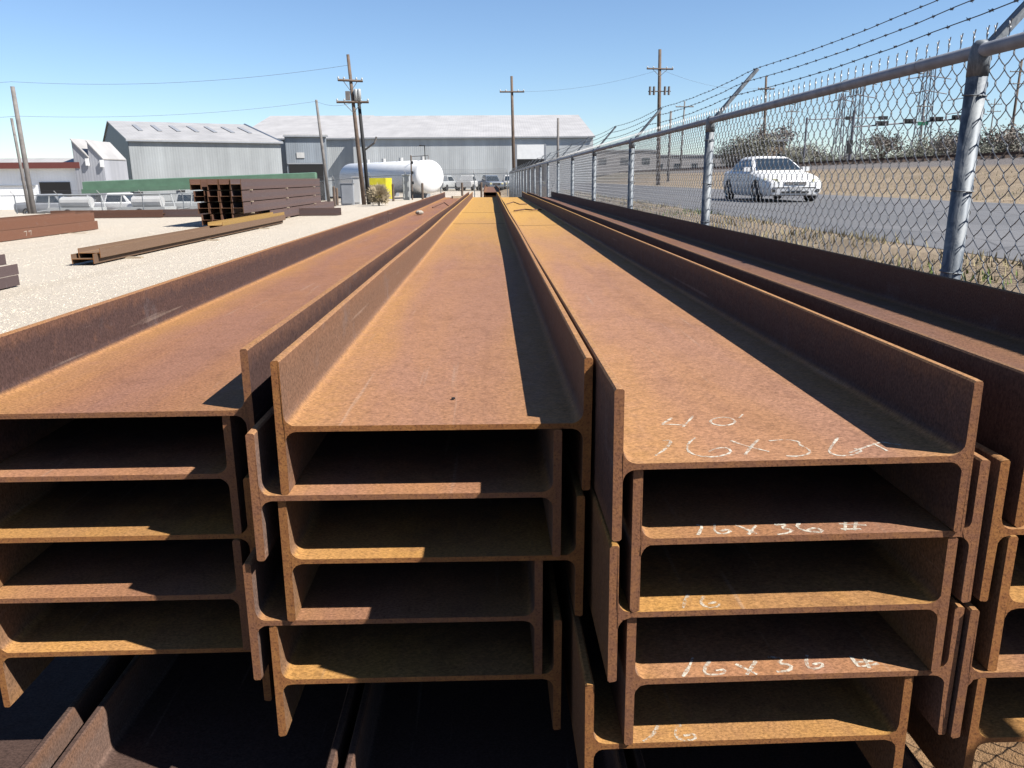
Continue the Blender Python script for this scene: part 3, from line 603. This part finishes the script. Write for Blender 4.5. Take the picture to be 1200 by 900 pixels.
g_ = empty('green_girder_stack', (-24.6, 70, -1.0), math.atan2(0, 1)); tag(g_, 'long pale green painted steel girders stacked before the tall shed', 'girders')
MB().rings([[(x, y, z + (x + 9.8) * .032) for y, z in ((-.45, 1.80), (.45, 1.80), (.45, 2.35), (.1, 2.45), (-.45, 2.40))] for x in (-9.8, 9.8)]).build('girder', 'green', g_)
MB().rings([[(x, y, z + (x + 9.8) * .032) for y, z in ((-.75, 1.45), (.6, 1.45), (.6, 1.77), (-.75, 1.82))] for x in (-9.8, 9.6)]).build('girder', 'green', g_)
for k in range(6): MB().box((-9 + k * 3.6, 0, .72 + .055 * k), (.35, 1.1, 1.44 + .11 * k)).build('support', 'grey_paint', g_)

# ------------------------------------------------------------------ tank, yellow box, bollards, cabinets
ta = Vector((-4.7, 64.0)); tb2 = Vector((-13.0, 77.6)); ang = math.atan2(tb2.y - ta.y, tb2.x - ta.x)
tk = empty('storage_tank', (ta.x, ta.y, 0), ang); tag(tk, 'big white horizontal storage tank with domed ends beside the yellow box', 'tank')
Lt = (tb2 - ta).length; rr_, cz = 1.28, 1.62; rings = []
for x, k in [(-.42, .15), (-.38, .45), (-.28, .72), (-.15, .9), (0, 1), (Lt, 1), (Lt + .15, .9), (Lt + .28, .72), (Lt + .38, .45), (Lt + .42, .15)]:
    rings.append([(x, rr_ * k * math.cos(a), cz + rr_ * k * math.sin(a)) for a in [j * 6.2832 / 32 for j in range(32)]])
smooth_auto(MB().rings(rings).build('shell', 'white', tk), 50)
for x in (2, Lt / 2, Lt - 2): MB().box((x, 0, .3), (.35, 2.0, .62)).build('saddle', 'grey_paint', tk)
for x in (1, 5, 8.5, 12): MB().tube([(x, 0, cz + rr_ - .05), (x, 0, cz + rr_ + .28)], .18, 10).build('manhole', 'white_dusty', tk)
MB().tube([(.6, 0, cz + rr_ - .02), (.6, 0, cz + rr_ + 1.1), (.9, .3, cz + rr_ + 1.1)], .05, 8).build('vent_pipe', 'black', tk)
MB().tube([(4, -.5, cz + rr_ - .2), (4, -.5, cz + rr_ + .35), (1, -.5, cz + rr_ + .35), (1, -.5, cz + rr_ - .2)], .03, 6).build('handrail', 'pole_grey', tk)
yb = empty('yellow_bin', (-7.72, 58, 0)); tag(yb, 'bright yellow steel bin with a sloped side in front of the white tank', 'bin')
MB().rings([[(x, y, z) for x, y in ((-.72, -.5), (.42, -.5), (.74, .25), (.74, .6), (-.72, .6))] for z in (.1, 1.55)]).build('shell', 'yellow', yb); MB().box((-.15, -.52, 1.1), (.9, .05, .06)).build('rim', 'yellow', yb)
bo = MB().tube([(0, 0, 0), (0, 0, 1.15), (0, 0, 1.2)], [.085, .085, .05], 10).mesh('bollard', 'pole_wood')
for i, (x, y, tx) in enumerate(((-6.7, 56.6, 'beside the yellow bin'), (-4.85, 59, 'before the domed end of the white tank'), (-8.25, 56.6, 'in front of the yellow bin'), (-10.4, 55.5, 'beside the grey cabinets'), (-9.35, 49.0, 'at the foot of the double utility pole'), (-2.0, 60, 'on the bare ground past the tank'), (-.6, 63, 'near the far fence corner'))):
    tag(place(bo, 'bollard', None, (x, y, gz(x, y) - .02)), 'rusty steel pipe bollard ' + tx, 'bollard', 'rusty bollards by the tank')
def cabinet(x, y, w_, h, tx, mat='grey_paint'):
    c = empty('utility_cabinet', (x, y, gz(x, y))); tag(c, tx, 'cabinet'); MB().box((0, 0, h / 2), (w_, .5, h)).build('body', mat, c); MB().box((0, -.27, h / 2), (w_ * .8, .03, h * .85)).build('door', mat, c); MB().box((0, 0, h + .02), (w_ + .1, .6, .05)).build('lid', mat, c)
cabinet(-6.0, 59.0, .5, 1.75, 'slim grey cabinet standing against the white tank', 'insul'); cabinet(-9.1, 52.2, .8, 1.35, 'wide grey utility cabinet near the double utility pole'); cabinet(-8.55, 52.6, .45, 1.7, 'tall pale cabinet between the wide cabinet and the double pole', 'white_dusty')
lp = empty('yard_light', (-5.55, 58.5, 0)); tag(lp, 'thin dark post with fittings before the white tank', 'post'); MB().tube([(0, 0, 0), (0, 0, 3.1)], .05, 8).build('pole', 'pole_wood', lp)
for z in (.5, 1.2, 1.9, 2.6): MB().box((.06, 0, z), (.16, .12, .2)).build('fitting', 'black', lp)
# tumbleweed
tw_ = empty('tumbleweed', (-6.35, 46.6, 0)); tw_.scale = (1.05, 1.05, 1.0); tag(tw_, 'round dry tan tumbleweed bush near the yellow bin', 'bush'); m = MB()
for k in range(1800):
    a, b = rg.random() * 6.28, math.acos(1 - 1.75 * rg.random()); d = Vector((math.sin(b) * math.cos(a), math.sin(b) * math.sin(a), math.cos(b))); L_ = .55 + .25 * rg.random(); p = Vector((0, 0, .52)) + d * L_ * (.35 + .2 * rg.random()); e_ = Vector((0, 0, .56)) + d * L_ * .82
    j = Vector((rg.random() - .5, rg.random() - .5, rg.random() - .5)) * .25; m.tube([p, e_ + j], .009, 3, 0, False)
tag(m.build('twigs', 'tumble', tw_), None, None, None, 'stuff'); MB().tube([(0, 0, 0), (0, 0, .4)], .05, 6).build('stem', 'bark', tw_)

# ------------------------------------------------------------------ utility poles and wires
def pole(loc, h, lean, label, mat='pole_wood', arms=(), r=(.15, .1), braces=True, group=None):
    o = empty('utility_pole', loc); tag(o, label, 'utility pole', group); tp = Vector((lean[0], lean[1], h))
    MB().tube([(0, 0, -.3), tp * .5, tp], [r[0], (r[0] + r[1]) / 2, r[1]], 10).build('shaft', mat, o, smooth=True)
    for f_, wd, az in arms:
        c = tp * f_ + Vector((0, -.16, 0)); d = Vector((math.cos(az), math.sin(az), 0)) * wd / 2
        ar = MB().tube([c - d, c + d], .07, 4).build('crossarm', mat, o)
        if braces: MB().tube([c - d * .6, c - Vector((0, 0, .6)), c + d * .6], .025, 4).build('brace', 'pole_grey', o)
        for t in (-.95, -.5, .5, .95): MB().tube([c + d * t, c + d * t + Vector((0, 0, .12)), c + d * t + Vector((0, 0, .2))], [.03, .06, .03], 8).build('insulator', 'insul', ar)
    return o
p1 = pole((-7.72, 50, 0), 8.6, (-.5, 0), 'leaning wooden utility pole carrying two transformer cans', arms=((.83, 1.5, R(25)), (.69, 1.9, R(5))), r=(.14, .09))
for dx in (.26, .46): MB().tube([(-.4 + dx, -.1, 6.0), (-.4 + dx, -.1, 6.62), (-.4 + dx, -.1, 6.68)], [.11, .11, .07], 12).build('transformer', 'insul', p1, smooth=True)
MB().box((-.62, -.1, 6.3), (.25, .25, .5)).build('switch_box', 'pole_grey', p1)
p1b = pole((-7.45, 50.2, 0), 5.9, (-.30, 0), 'shorter dark pole standing against the transformer pole', 'black', r=(.12, .1))
lamp_ = MB().tube([(-.1, 0, 3.2), (.55, -.3, 3.6), (.7, -.35, 3.95)], .06, 8).build('floodlight', 'pole_grey', p1b)
pole((-11.85, 60, 0), 7.0, (-.45, 0), 'bare leaning wooden pole between the sheds and transformer pole', 'pole_grey', r=(.13, .09))
pole((-29.0, 52, gz(-29, 52)), 8.2, (-.1, 0), 'tall bare wooden pole before the white building', 'pole_grey', r=(.17, .12), arms=())
pole((-29.6, 52.6, gz(-29, 52)), 6.4, (-.2, 0), 'shorter pole with a lamp beside the tall bare pole', 'pole_grey', r=(.10, .08))
pole((2.35, 75, 0), 10.3, (-.2, 0), 'tall wooden pole with one crossarm near the white roller door', arms=((.87, 2.2, 0),), r=(.17, .11), braces=False)
pole((6.1, 72, .8), 5.7, (0, 0), 'short bare pole behind the fence before the warehouse end', 'pole_grey', r=(.12, .1))
p7 = pole((15.1, 72, .75), 11.3, (-.3, 0), 'tall wooden power pole with wide braced crossarm beyond the road', arms=((.86, 2.4, R(10)),), r=(.2, .13))
for dx in (-.8, -.45, .5, .85): MB().tube([(-.25 + dx, -.1, 7.6), (-.25 + dx, -.1, 8.3)], .1, 8).build('cutout', 'pole_grey', p7)
MB().tube([(-1.2, -.1, 7.9), (.75, -.1, 7.9)], .05, 6).build('lower_crossarm', 'pole_wood', p7)
pole((17.3, 78, .9), 6.6, (0, 0), 'short bare pole next to the power pole beyond the road', 'pole_grey', r=(.14, .1))
pole((30.6, 90, 1.3), 10.6, (-.4, 0), 'wooden power pole with small crossarm behind the white car', arms=((.88, 1.8, 0),), r=(.18, .12))
pole((84, 130, .9), 18, (0, 0), 'tall dark pole with crossarm at the far right of the rail line', arms=((.9, 3.5, 0), (.8, 3.5, 0)), r=(.25, .16))
def wire(pts, sag, r, label):
    a, b = Vector(pts[0]), Vector(pts[1]); m = MB(); m.tube([a.lerp(b, t) - Vector((0, 0, sag * 4 * t * (1 - t))) for t in [k / 16 for k in range(17)]], r, 4); tag(m.build('power_line', 'line'), label, 'wire')
wire(((-8.2, 49.9, 8.0), (-29.1, 52, 7.4)), .5, 0.009, 'thin power line from the transformer pole to the tall bare pole')
wire(((-29.1, 52, 7.4), (-70, 56, 7.6)), .6, 0.009, 'thin power line running past the white building')
wire(((-29.05, 52, 5.4), (-12.3, 60, 6.9)), .4, 0.009, 'thin service line from the tall bare pole to the leaning pole')
wire(((-12.3, 60, 6.9), (-8.0, 50, 5.95)), .25, 0.008, 'thin service line between the leaning pole and transformer pole')
wire(((-29.05, 52, 5.4), (-70, 55, 4.8)), .4, 0.009, 'lower thin line running off past the white building')
wire(((2.1, 75, 9.0), (14.8, 72, 10.4)), .5, 0.008, 'thin line from the crossarm pole to the power pole over the road')
wire(((14.8, 72, 10.5), (30.2, 90, 10.8)), .7, 0.009, 'thin line between the two power poles beyond the road')
wire(((-40, 96, 15), (-41, 96, 5)), 0, .02, 'hanging thin cable at the gable of the tall shed') if False else None

# lattice towers beyond the rail line
def lattice(loc, h, wb, wt, label, arms):
    o = empty('lattice_tower', loc); tag(o, label, 'pylon', 'lattice towers beyond the railway')
    def c(k, t): s_ = (wb + (wt - wb) * t) / 2; return Vector(((-s_, s_, s_, -s_)[k], (-s_, -s_, s_, s_)[k], h * t))
    for k in range(4): MB().tube([c(k, 0), c(k, 1)], .09, 4).build('leg', 'steelpylon', o)
    m = MB(); n = 5
    for i in range(n):
        for k in range(4): m.tube([c(k, i / n), c((k + 1) % 4, (i + 1) / n)], .035, 3, 0, False); m.tube([c((k + 1) % 4, i / n), c(k, (i + 1) / n)], .035, 3, 0, False)
    tag(m.build('bracing', 'steelpylon', o), None, None, None, 'stuff')
    for f_, wd in arms: MB().tube([(-wd, 0, h * f_), (0, 0, h * f_ + .5), (wd, 0, h * f_)], .08, 4).build('crossarm', 'steelpylon', o)
lattice((58.5, 130, .9), 15.5, 2.0, 1.0, 'slim lattice tower behind the traffic lights', ((.93, 2.8), (.8, 2.8)))
lattice((69.5, 130, .9), 18.5, 2.2, 1.1, 'tallest lattice tower beyond the railway', ((.93, 3.6), (.82, 3.6), (.7, 3.2)))
lattice((77.5, 132, .9), 13.5, 1.5, .7, 'lower lattice tower with two broad arms next to the fence post line', ((.9, 3.4), (.74, 3.4)))
lattice((64.6, 150, .9), 15.0, 1.6, .8, 'grey lattice tower set back between the taller ones', ((.9, 2.6),))

# traffic signals
sg_ = empty('traffic_signal', (31.3, 70, 1.25)); tag(sg_, 'long mast arm with a row of black traffic lights beyond the railway', 'traffic light')
MB().tube([(0, 0, 0), (0, 0, 5.6)], .13, 8).build('pole', 'steelpylon', sg_); MB().tube([(0, 0, 4.25), (10.5, 0, 4.95)], .07, 6).build('mast_arm', 'steelpylon', sg_)
for x in (2.4, 4.8, 7.1, 9.0): 
    h_ = MB().box((x, -.2, 4.35 + x * .07), (1.05, .25, .38)).build('signal_head', 'signal', sg_)
    for j in (-.32, 0, .32): MB().tube([(x + j, -.33, 4.35 + x * .07), (x + j, -.48, 4.35 + x * .07)], .13, 8).build('visor', 'signal', h_)
MB().box((6.0, -.15, 4.5), (.9, .06, .3)).build('street_sign', 'signgreen', sg_); MB().box((-.2, -.2, 2.6), (.4, .3, 1.1)).build('signal_head', 'signal', sg_)
s2 = empty('traffic_signal', (33.5, 86, 1.2)); tag(s2, 'second mast arm with small traffic lights farther down the road', 'traffic light')
MB().tube([(0, 0, 0), (0, 0, 6.2)], .12, 8).build('pole', 'steelpylon', s2); MB().tube([(0, 0, 6.0), (8.5, 0, 6.2)], .06, 6).build('mast_arm', 'steelpylon', s2)
for x in (4.5, 8): MB().box((x, -.2, 6.1), (.9, .25, .36)).build('signal_head', 'signal', s2)

# ------------------------------------------------------------------ vehicles
def wheel(parent, x, y, r, wd=.2):
    wo = empty('wheel', (x, y, r)); wo.parent = parent
    n = 20; rings = [[(s_ * wd / 2, k * r * math.cos(a), k * r * math.sin(a)) for a in [j * 6.2832 / n for j in range(n)]] for s_, k in ((-1, .66), (-1, .93), (-.7, 1), (.7, 1), (1, .93), (1, .66))]
    MB().rings(rings, 0, True).build('tyre', 'black', wo)
    sx = 1 if x > 0 else -1; m = MB()
    m.rings([[(sx * dx, k * r * math.cos(a), k * r * math.sin(a)) for a in [j * 6.2832 / 16 for j in range(16)]] for dx, k in ((wd / 2 - .02, .64), (wd / 2 + .008, .62), (wd / 2 - .01, .45), (wd / 2 + .012, .16))]); m.build('rim', 'chrome', wo)
def ring(y, zb, zt, hw, crown=.04):
    return [(-hw * .86, y, zb), (hw * .86, y, zb), (hw * .97, y, zb + .12), (hw, y, zb + (zt - zb) * .55), (hw * .97, y, zt - .07), (hw * .88, y, zt), (hw * .45, y, zt + crown), (-hw * .45, y, zt + crown), (-hw * .88, y, zt), (-hw * .97, y, zt - .07), (-hw, y, zb + (zt - zb) * .55), (-hw * .97, y, zb + .12)]
def sedan(loc, rz, label):
    o = empty('sedan_car', loc, rz); tag(o, label, 'car')                  # front towards local -y
    st = [(-2.36, .34, .50, .60, .0), (-2.33, .24, .62, .74, .01), (-2.2, .20, .70, .84, .02), (-1.9, .19, .78, .885, .04), (-1.3, .19, .88, .90, .05), (-.85, .18, .94, .905, .03), (0, .17, .96, .91, .02), (1.0, .18, .97, .905, .02), (1.7, .2, .99, .89, .03), (2.1, .24, .98, .86, .03), (2.3, .3, .90, .78, .02), (2.34, .38, .76, .66, .0)]
    b = MB().rings([ring(*s_) for s_ in st]).build('body', 'white', o); smooth_auto(b, 35)
    def loop(z, y0, y1, hw, n=.12): return [(-hw, y0 + n, z), (-hw + n, y0, z), (hw - n, y0, z), (hw, y0 + n, z), (hw, y1 - n, z), (hw - n, y1, z), (-hw + n, y1, z), (-hw, y1 - n, z)]
    smooth_auto(MB().rings([loop(.93, -.98, 1.75, .80), loop(1.20, -.48, 1.42, .70), loop(1.38, -.12, 1.12, .60), loop(1.43, .02, .98, .52), loop(1.45, .25, .75, .35)]).build('roof', 'white', o), 30)
    def sheet(name, q, mat='glass', off=.012):
        q = [Vector(p) for p in q]; n = (q[1] - q[0]).cross(q[2] - q[0]).normalized() * off; return MB().rings([[p + n for p in q], [p - n for p in q]]).build(name, mat, o)
    sheet('windscreen', [(-.69, -.88, .985), (.69, -.88, .985), (.52, -.19, 1.352), (-.52, -.19, 1.352)], off=.02)
    sheet('rear_window', [(-.66, 1.63, 1.03), (.66, 1.63, 1.03), (.52, 1.18, 1.35), (-.52, 1.18, 1.35)], off=.02)
    for s_ in (-1, 1):
        sheet('side_window', [(s_ * .79, -.70, .98), (s_ * .785, .28, .99), (s_ * .625, .30, 1.345), (s_ * .635, -.12, 1.33)], off=.022); sheet('side_window', [(s_ * .785, .36, .99), (s_ * .79, 1.36, 1.0), (s_ * .66, 1.08, 1.28), (s_ * .625, .40, 1.345)], off=.022)
        MB().box((s_ * .93, -.62, 1.02), (.2, .12, .14)).build('mirror', 'white', o)
        MB().rings([[(s_ * x, y, z) for x, y, z in pts] for pts in (((.80, -2.19, .60), (.83, -2.0, .72), (.52, -2.27, .70), (.50, -2.33, .60)), ((.83, -2.15, .61), (.85, -1.98, .735), (.52, -2.30, .715), (.50, -2.36, .61)))]).build('headlight', 'lamp', o)
        for yy in (-1.42, 1.38):
            m = MB(); m.rings([[(s_ * x, yy + .375 * math.cos(a), .32 + .375 * math.sin(a)) for a in [k * math.pi / 12 for k in range(-1, 14)]] for x in (.80, .912)]); m.build('wheel_arch', 'black', o); wheel(o, s_ * .82, yy, .315)
        for yy in (-.78, .33, 1.22): MB().box((s_ * .903, yy, .62), (.008, .007, .50)).build('door_seam', 'black', o)
        for yy in (.2, 1.05): MB().box((s_ * .912, yy, .78), (.03, .16, .035)).build('door_handle', 'white', o)
        MB().box((s_ * .62, -2.30, .36), (.2, .1, .09)).build('fog_lamp', 'black', o)
    MB().box((0, -2.34, .575), (.62, .07, .085)).build('grille', 'pole_grey', o); MB().box((0, -2.385, .585), (.14, .02, .07)).build('badge', 'chrome', o); MB().box((0, -2.33, .31), (.80, .07, .06)).build('intake', 'black', o); MB().box((0, -2.375, .42), (.36, .02, .11)).build('number_plate', 'white_dusty', o)
    return o
sedan((9.02, 25.95, .730), 0., 'white sedan car driving along the road behind the chain-link fence').scale = (1, 1, .955)
def pickup():
    o = empty('pickup_truck', (0, 0, 0))
    smooth_auto(MB().rings([ring(*s_) for s_ in [(-2.7, .45, .85, .85, .0), (-2.6, .38, 1.02, .95, .02), (-1.4, .36, 1.10, .97, .04), (-.9, .34, 1.14, .98, .02), (2.6, .4, 1.14, .97, .0), (2.7, .48, 1.1, .93, .0)]]).build('body', 'white', o), 35)
    def loop(z, y0, y1, hw): return [(-hw, y0, z), (hw, y0, z), (hw, y1, z), (-hw, y1, z)]
    MB().rings([loop(1.12, -1.1, 1.15, .88), loop(1.75, -.45, 1.0, .72), loop(1.82, -.3, .9, .66)]).build('cab', 'white', o)
    for y0, y1, z0, z1 in ((-1.08, -.5, 1.2, 1.70),):
        MB().rings([[(-.78, y0 + d, z0), (.78, y0 + d, z0), (.66, y1 + d, z1), (-.66, y1 + d, z1)] for d in (-.03, .03)]).build('windscreen', 'glass', o)
    for s_ in (-1, 1): MB().rings([[(s_ * (.87 + d), -.75, 1.2), (s_ * (.87 + d), 1.0, 1.2), (s_ * (.74 + d), .88, 1.68), (s_ * (.74 + d), -.4, 1.68)] for d in (-.03, .02)]).build('side_window', 'glass', o); [wheel(o, s_ * .86, yy, .4, .26) for yy in (-1.7, 1.7)]; MB().box((s_ * .7, -2.68, .85), (.25, .1, .2)).build('headlight', 'lamp', o)
    MB().box((0, 1.9, 1.16), (1.5, 1.4, .03)).build('load_bed', 'black', o); MB().box((0, -2.72, .82), (.9, .06, .22)).build('grille', 'black', o); MB().box((0, -2.76, .5), (1.8, .14, .18)).build('bumper', 'chrome', o)
    return o
pk = pickup(); spots = [(-29.5, 66, 80, 'white pickup truck behind the far fence beside the bare poles'), (-24.0, 66, 96, 'pale grey pickup truck behind the far fence under the green girders'), (-19.3, 67, 84, 'white pickup truck behind the far fence next to the square beam stack'),
    (-34.5, 65, 92, 'dull grey pickup truck behind the far fence before the dark open bay')]
for i, (x, y, a, _t) in enumerate(spots):
    o = pk if i == 0 else copy_tree(pk); o.location = (x, y, gz(x, y)); o.rotation_euler.z = R(a); tag(o, spots[i][3], 'truck', 'trucks behind the far fence')
for i, (x, y, a) in enumerate(((-5.4, 100, 160), (-2.6, 101, 170), (.2, 98, 15), (2.6, 100, 5), (5.2, 102, 20), (-8.4, 102, 150))):
    o = copy_tree(pk); o.location = (x, y, 0); o.rotation_euler.z = R(a); tag(o, 'distant %s pickup truck parked before the long warehouse, %s' % (('pale grey', 'off-white', 'slate blue', 'off-white', 'dull grey', 'off-white')[i], ('two from the slate one', 'next to the slate one', 'alone in its colour', 'between slate and grey', 'below the roller door', 'nearest the tank')[i]), 'truck', 'trucks parked before the warehouse')
def recolor(o, mat):
    for ch in o.children:
        if ch.name.split('.')[0] in ('body', 'cab'):
            me = ch.data.copy(); me.materials.clear(); me.materials.append(M_[mat]); ch.data = me
TK = [o for o in col.objects if o.name.startswith('pickup_truck')]
for o, mt in zip(TK[1:], ('insul', 'white_dusty', 'grey_paint', 'insul', 'white_dusty', 'slate', 'white_dusty', 'grey_paint', 'white_dusty')): recolor(o, mt)
def clutter(x, y, lab_):
    o = empty('equipment_trailer', (x, y, gz(x, y)), R(85)); tag(o, lab_, 'trailer', 'trailers behind the far fence'); MB().box((0, 0, .7), (1.9, 3.6, .25)).build('deck', 'insul', o)
    for s_ in (-.9, .9):
        MB().tube([(s_, -1.7, .8), (s_, -1.5, 1.75), (s_, 1.5, 1.75), (s_, 1.7, .8)], .06, 6).build('frame_tube', 'insul', o)
        wheel(o, s_, .2, .36, .22)
    MB().tube([(0, -1.2, 1.2), (0, 1.1, 1.2)], .42, 12).build('drum', 'white_dusty', o); MB().tube([(0, 1.8, .7), (0, 3.2, .5)], .06, 6).build('drawbar', 'insul', o)
clutter(-26.6, 63.5, 'pale equipment trailer with drum behind the far fence, beside a truck'); clutter(-21.6, 64.5, 'pale equipment trailer with tube frame behind the far fence, below the green girders'); clutter(-31.8, 63, 'pale equipment trailer behind the far fence near the bare poles')

# ------------------------------------------------------------------ trees and far buildings on the right
def tree_mesh(seed, h, rad, leaf, n):
    rr = random.Random(seed); t = MB(); limbs = []
    t.tube([(0, 0, -.2), (.1, 0, h * .3), (.0, .1, h * .55)], [.16, .12, .07], 7)
    for k in range(9):
        a = k * 2.4 + rr.random(); z0 = h * (.22 + .3 * rr.random()); e_ = Vector((rad * .8 * math.cos(a), rad * .8 * math.sin(a), h * (.55 + .4 * rr.random()))); mid = Vector((0, 0, z0)).lerp(e_, .5) + Vector((0, 0, .15 * h * rr.random())); t.tube([(0, 0, z0), mid, e_], [.06, .04, .015], 5); limbs.append((mid, e_))
    c = MB()
    for k in range(n):
        mid, e_ = rr.choice(limbs); p = mid.lerp(e_, rr.random() * 1.15) + Vector((rr.gauss(0, 1), rr.gauss(0, 1), rr.gauss(0, .8))) * rad * .25; s_ = .03 + .06 * rr.random(); a = Vector((rr.gauss(0, 1), rr.gauss(0, 1), rr.gauss(0, 1))).normalized() * s_ * 1.6; b = a.orthogonal().normalized() * s_
        c.add([p - a - b, p + a - b * .4, p + a * .6 + b, p - a * .7 + b * .8], [(0, 1, 2, 3)])
    return t.mesh('trunk', 'bark'), c.mesh('crown', leaf)
TV = [tree_mesh(1, 4.6, 2.3, 'leaf_grey', 2600), tree_mesh(2, 3.8, 2.6, 'leaf_brown', 2200), tree_mesh(3, 5.4, 2.2, 'leaf_brown', 2000), tree_mesh(5, 3.4, 2.4, 'leaf_grey', 2600)]
kinds = ['grey green bushy tree in the row beyond the railway', 'low bare twiggy tree in the row beyond the railway', 'tall bare twiggy tree in the row beyond the railway', 'low dense grey green tree in the row beyond the railway']
for i in range(60):
    y = 88 + 90 * rg.random(); x = y * (.30 + .46 * (i + rg.random()) / 60); k = rg.randrange(4)
    o = empty('tree', (x, y, gz(x, y)), rg.random() * 6); sc_ = .7 + .45 * rg.random(); o.scale = (sc_, sc_, sc_); tag(o, kinds[k], 'tree', kinds[k] + 's'); place(TV[k][0], 'trunk', o); place(TV[k][1], 'crown', o)
def house(x, y, w_, d_, h, rz, label, mat='farwall'):
    o = empty('low_building', (x, y, gz(x, y)), rz); tag(o, label, 'building'); MB().box((0, 0, h / 2), (w_, d_, h)).build('wall', mat, o); MB().box((0, 0, h + .12), (w_ + .5, d_ + .5, .24)).build('roof', 'grey_paint', o)
    for k in range(max(1, int(w_ / 4))): MB().box((-w_ / 2 + 2 + k * 4, -d_ / 2 - .02, h * .55), (1.4, .08, 1.1)).build('window', 'glass', o)
house(34.4, 98, 2.2, 2.0, 4.2, 0, 'small tan block building behind the white car', 'brownwall')
house(22, 150, 16, 8, 4, .1, 'low pale building far down the road beside the power pole'); house(48, 190, 30, 10, 5, .0, 'long low pale building beyond the trees'); house(120, 170, 26, 10, 6, .2, 'pale flat-roofed building beyond the tallest lattice tower'); house(8, 240, 24, 10, 5, 0, 'distant pale building at the end of the road', 'brownwall')

for i, (x, y, h) in enumerate(((52, 140, 12), (63, 118, 11), (93, 150, 14), (99, 165, 13), (26, 110, 9))):
    pole((x, y, gz(x, y)), h, (.1 * (i - 2), 0), ('thin far pole with one crossarm beside the slim lattice tower', 'thin far pole between the two tallest lattice towers', 'far double-arm pole past the lattice towers', 'farthest thin pole past the lattice towers', 'slim pole on the far bank behind the short bare pole')[i], 'pole_grey', arms=((.92, 2.4, 0),) if i != 2 else ((.93, 2.6, 0), (.84, 2.6, 0)), r=(.15, .09), braces=False, group='thin poles beyond the railway')
wire(((52, 140, 12.2), (99, 165, 13.4)), 1.2, .02, 'far power line strung past the lattice towers')
house(60, 150, 14, 6, 2.6, .1, 'low dark-windowed shed among the bushes beyond the railway', 'brownwall'); house(84, 160, 18, 8, 3.0, -.1, 'low pale shed below the farthest thin pole')
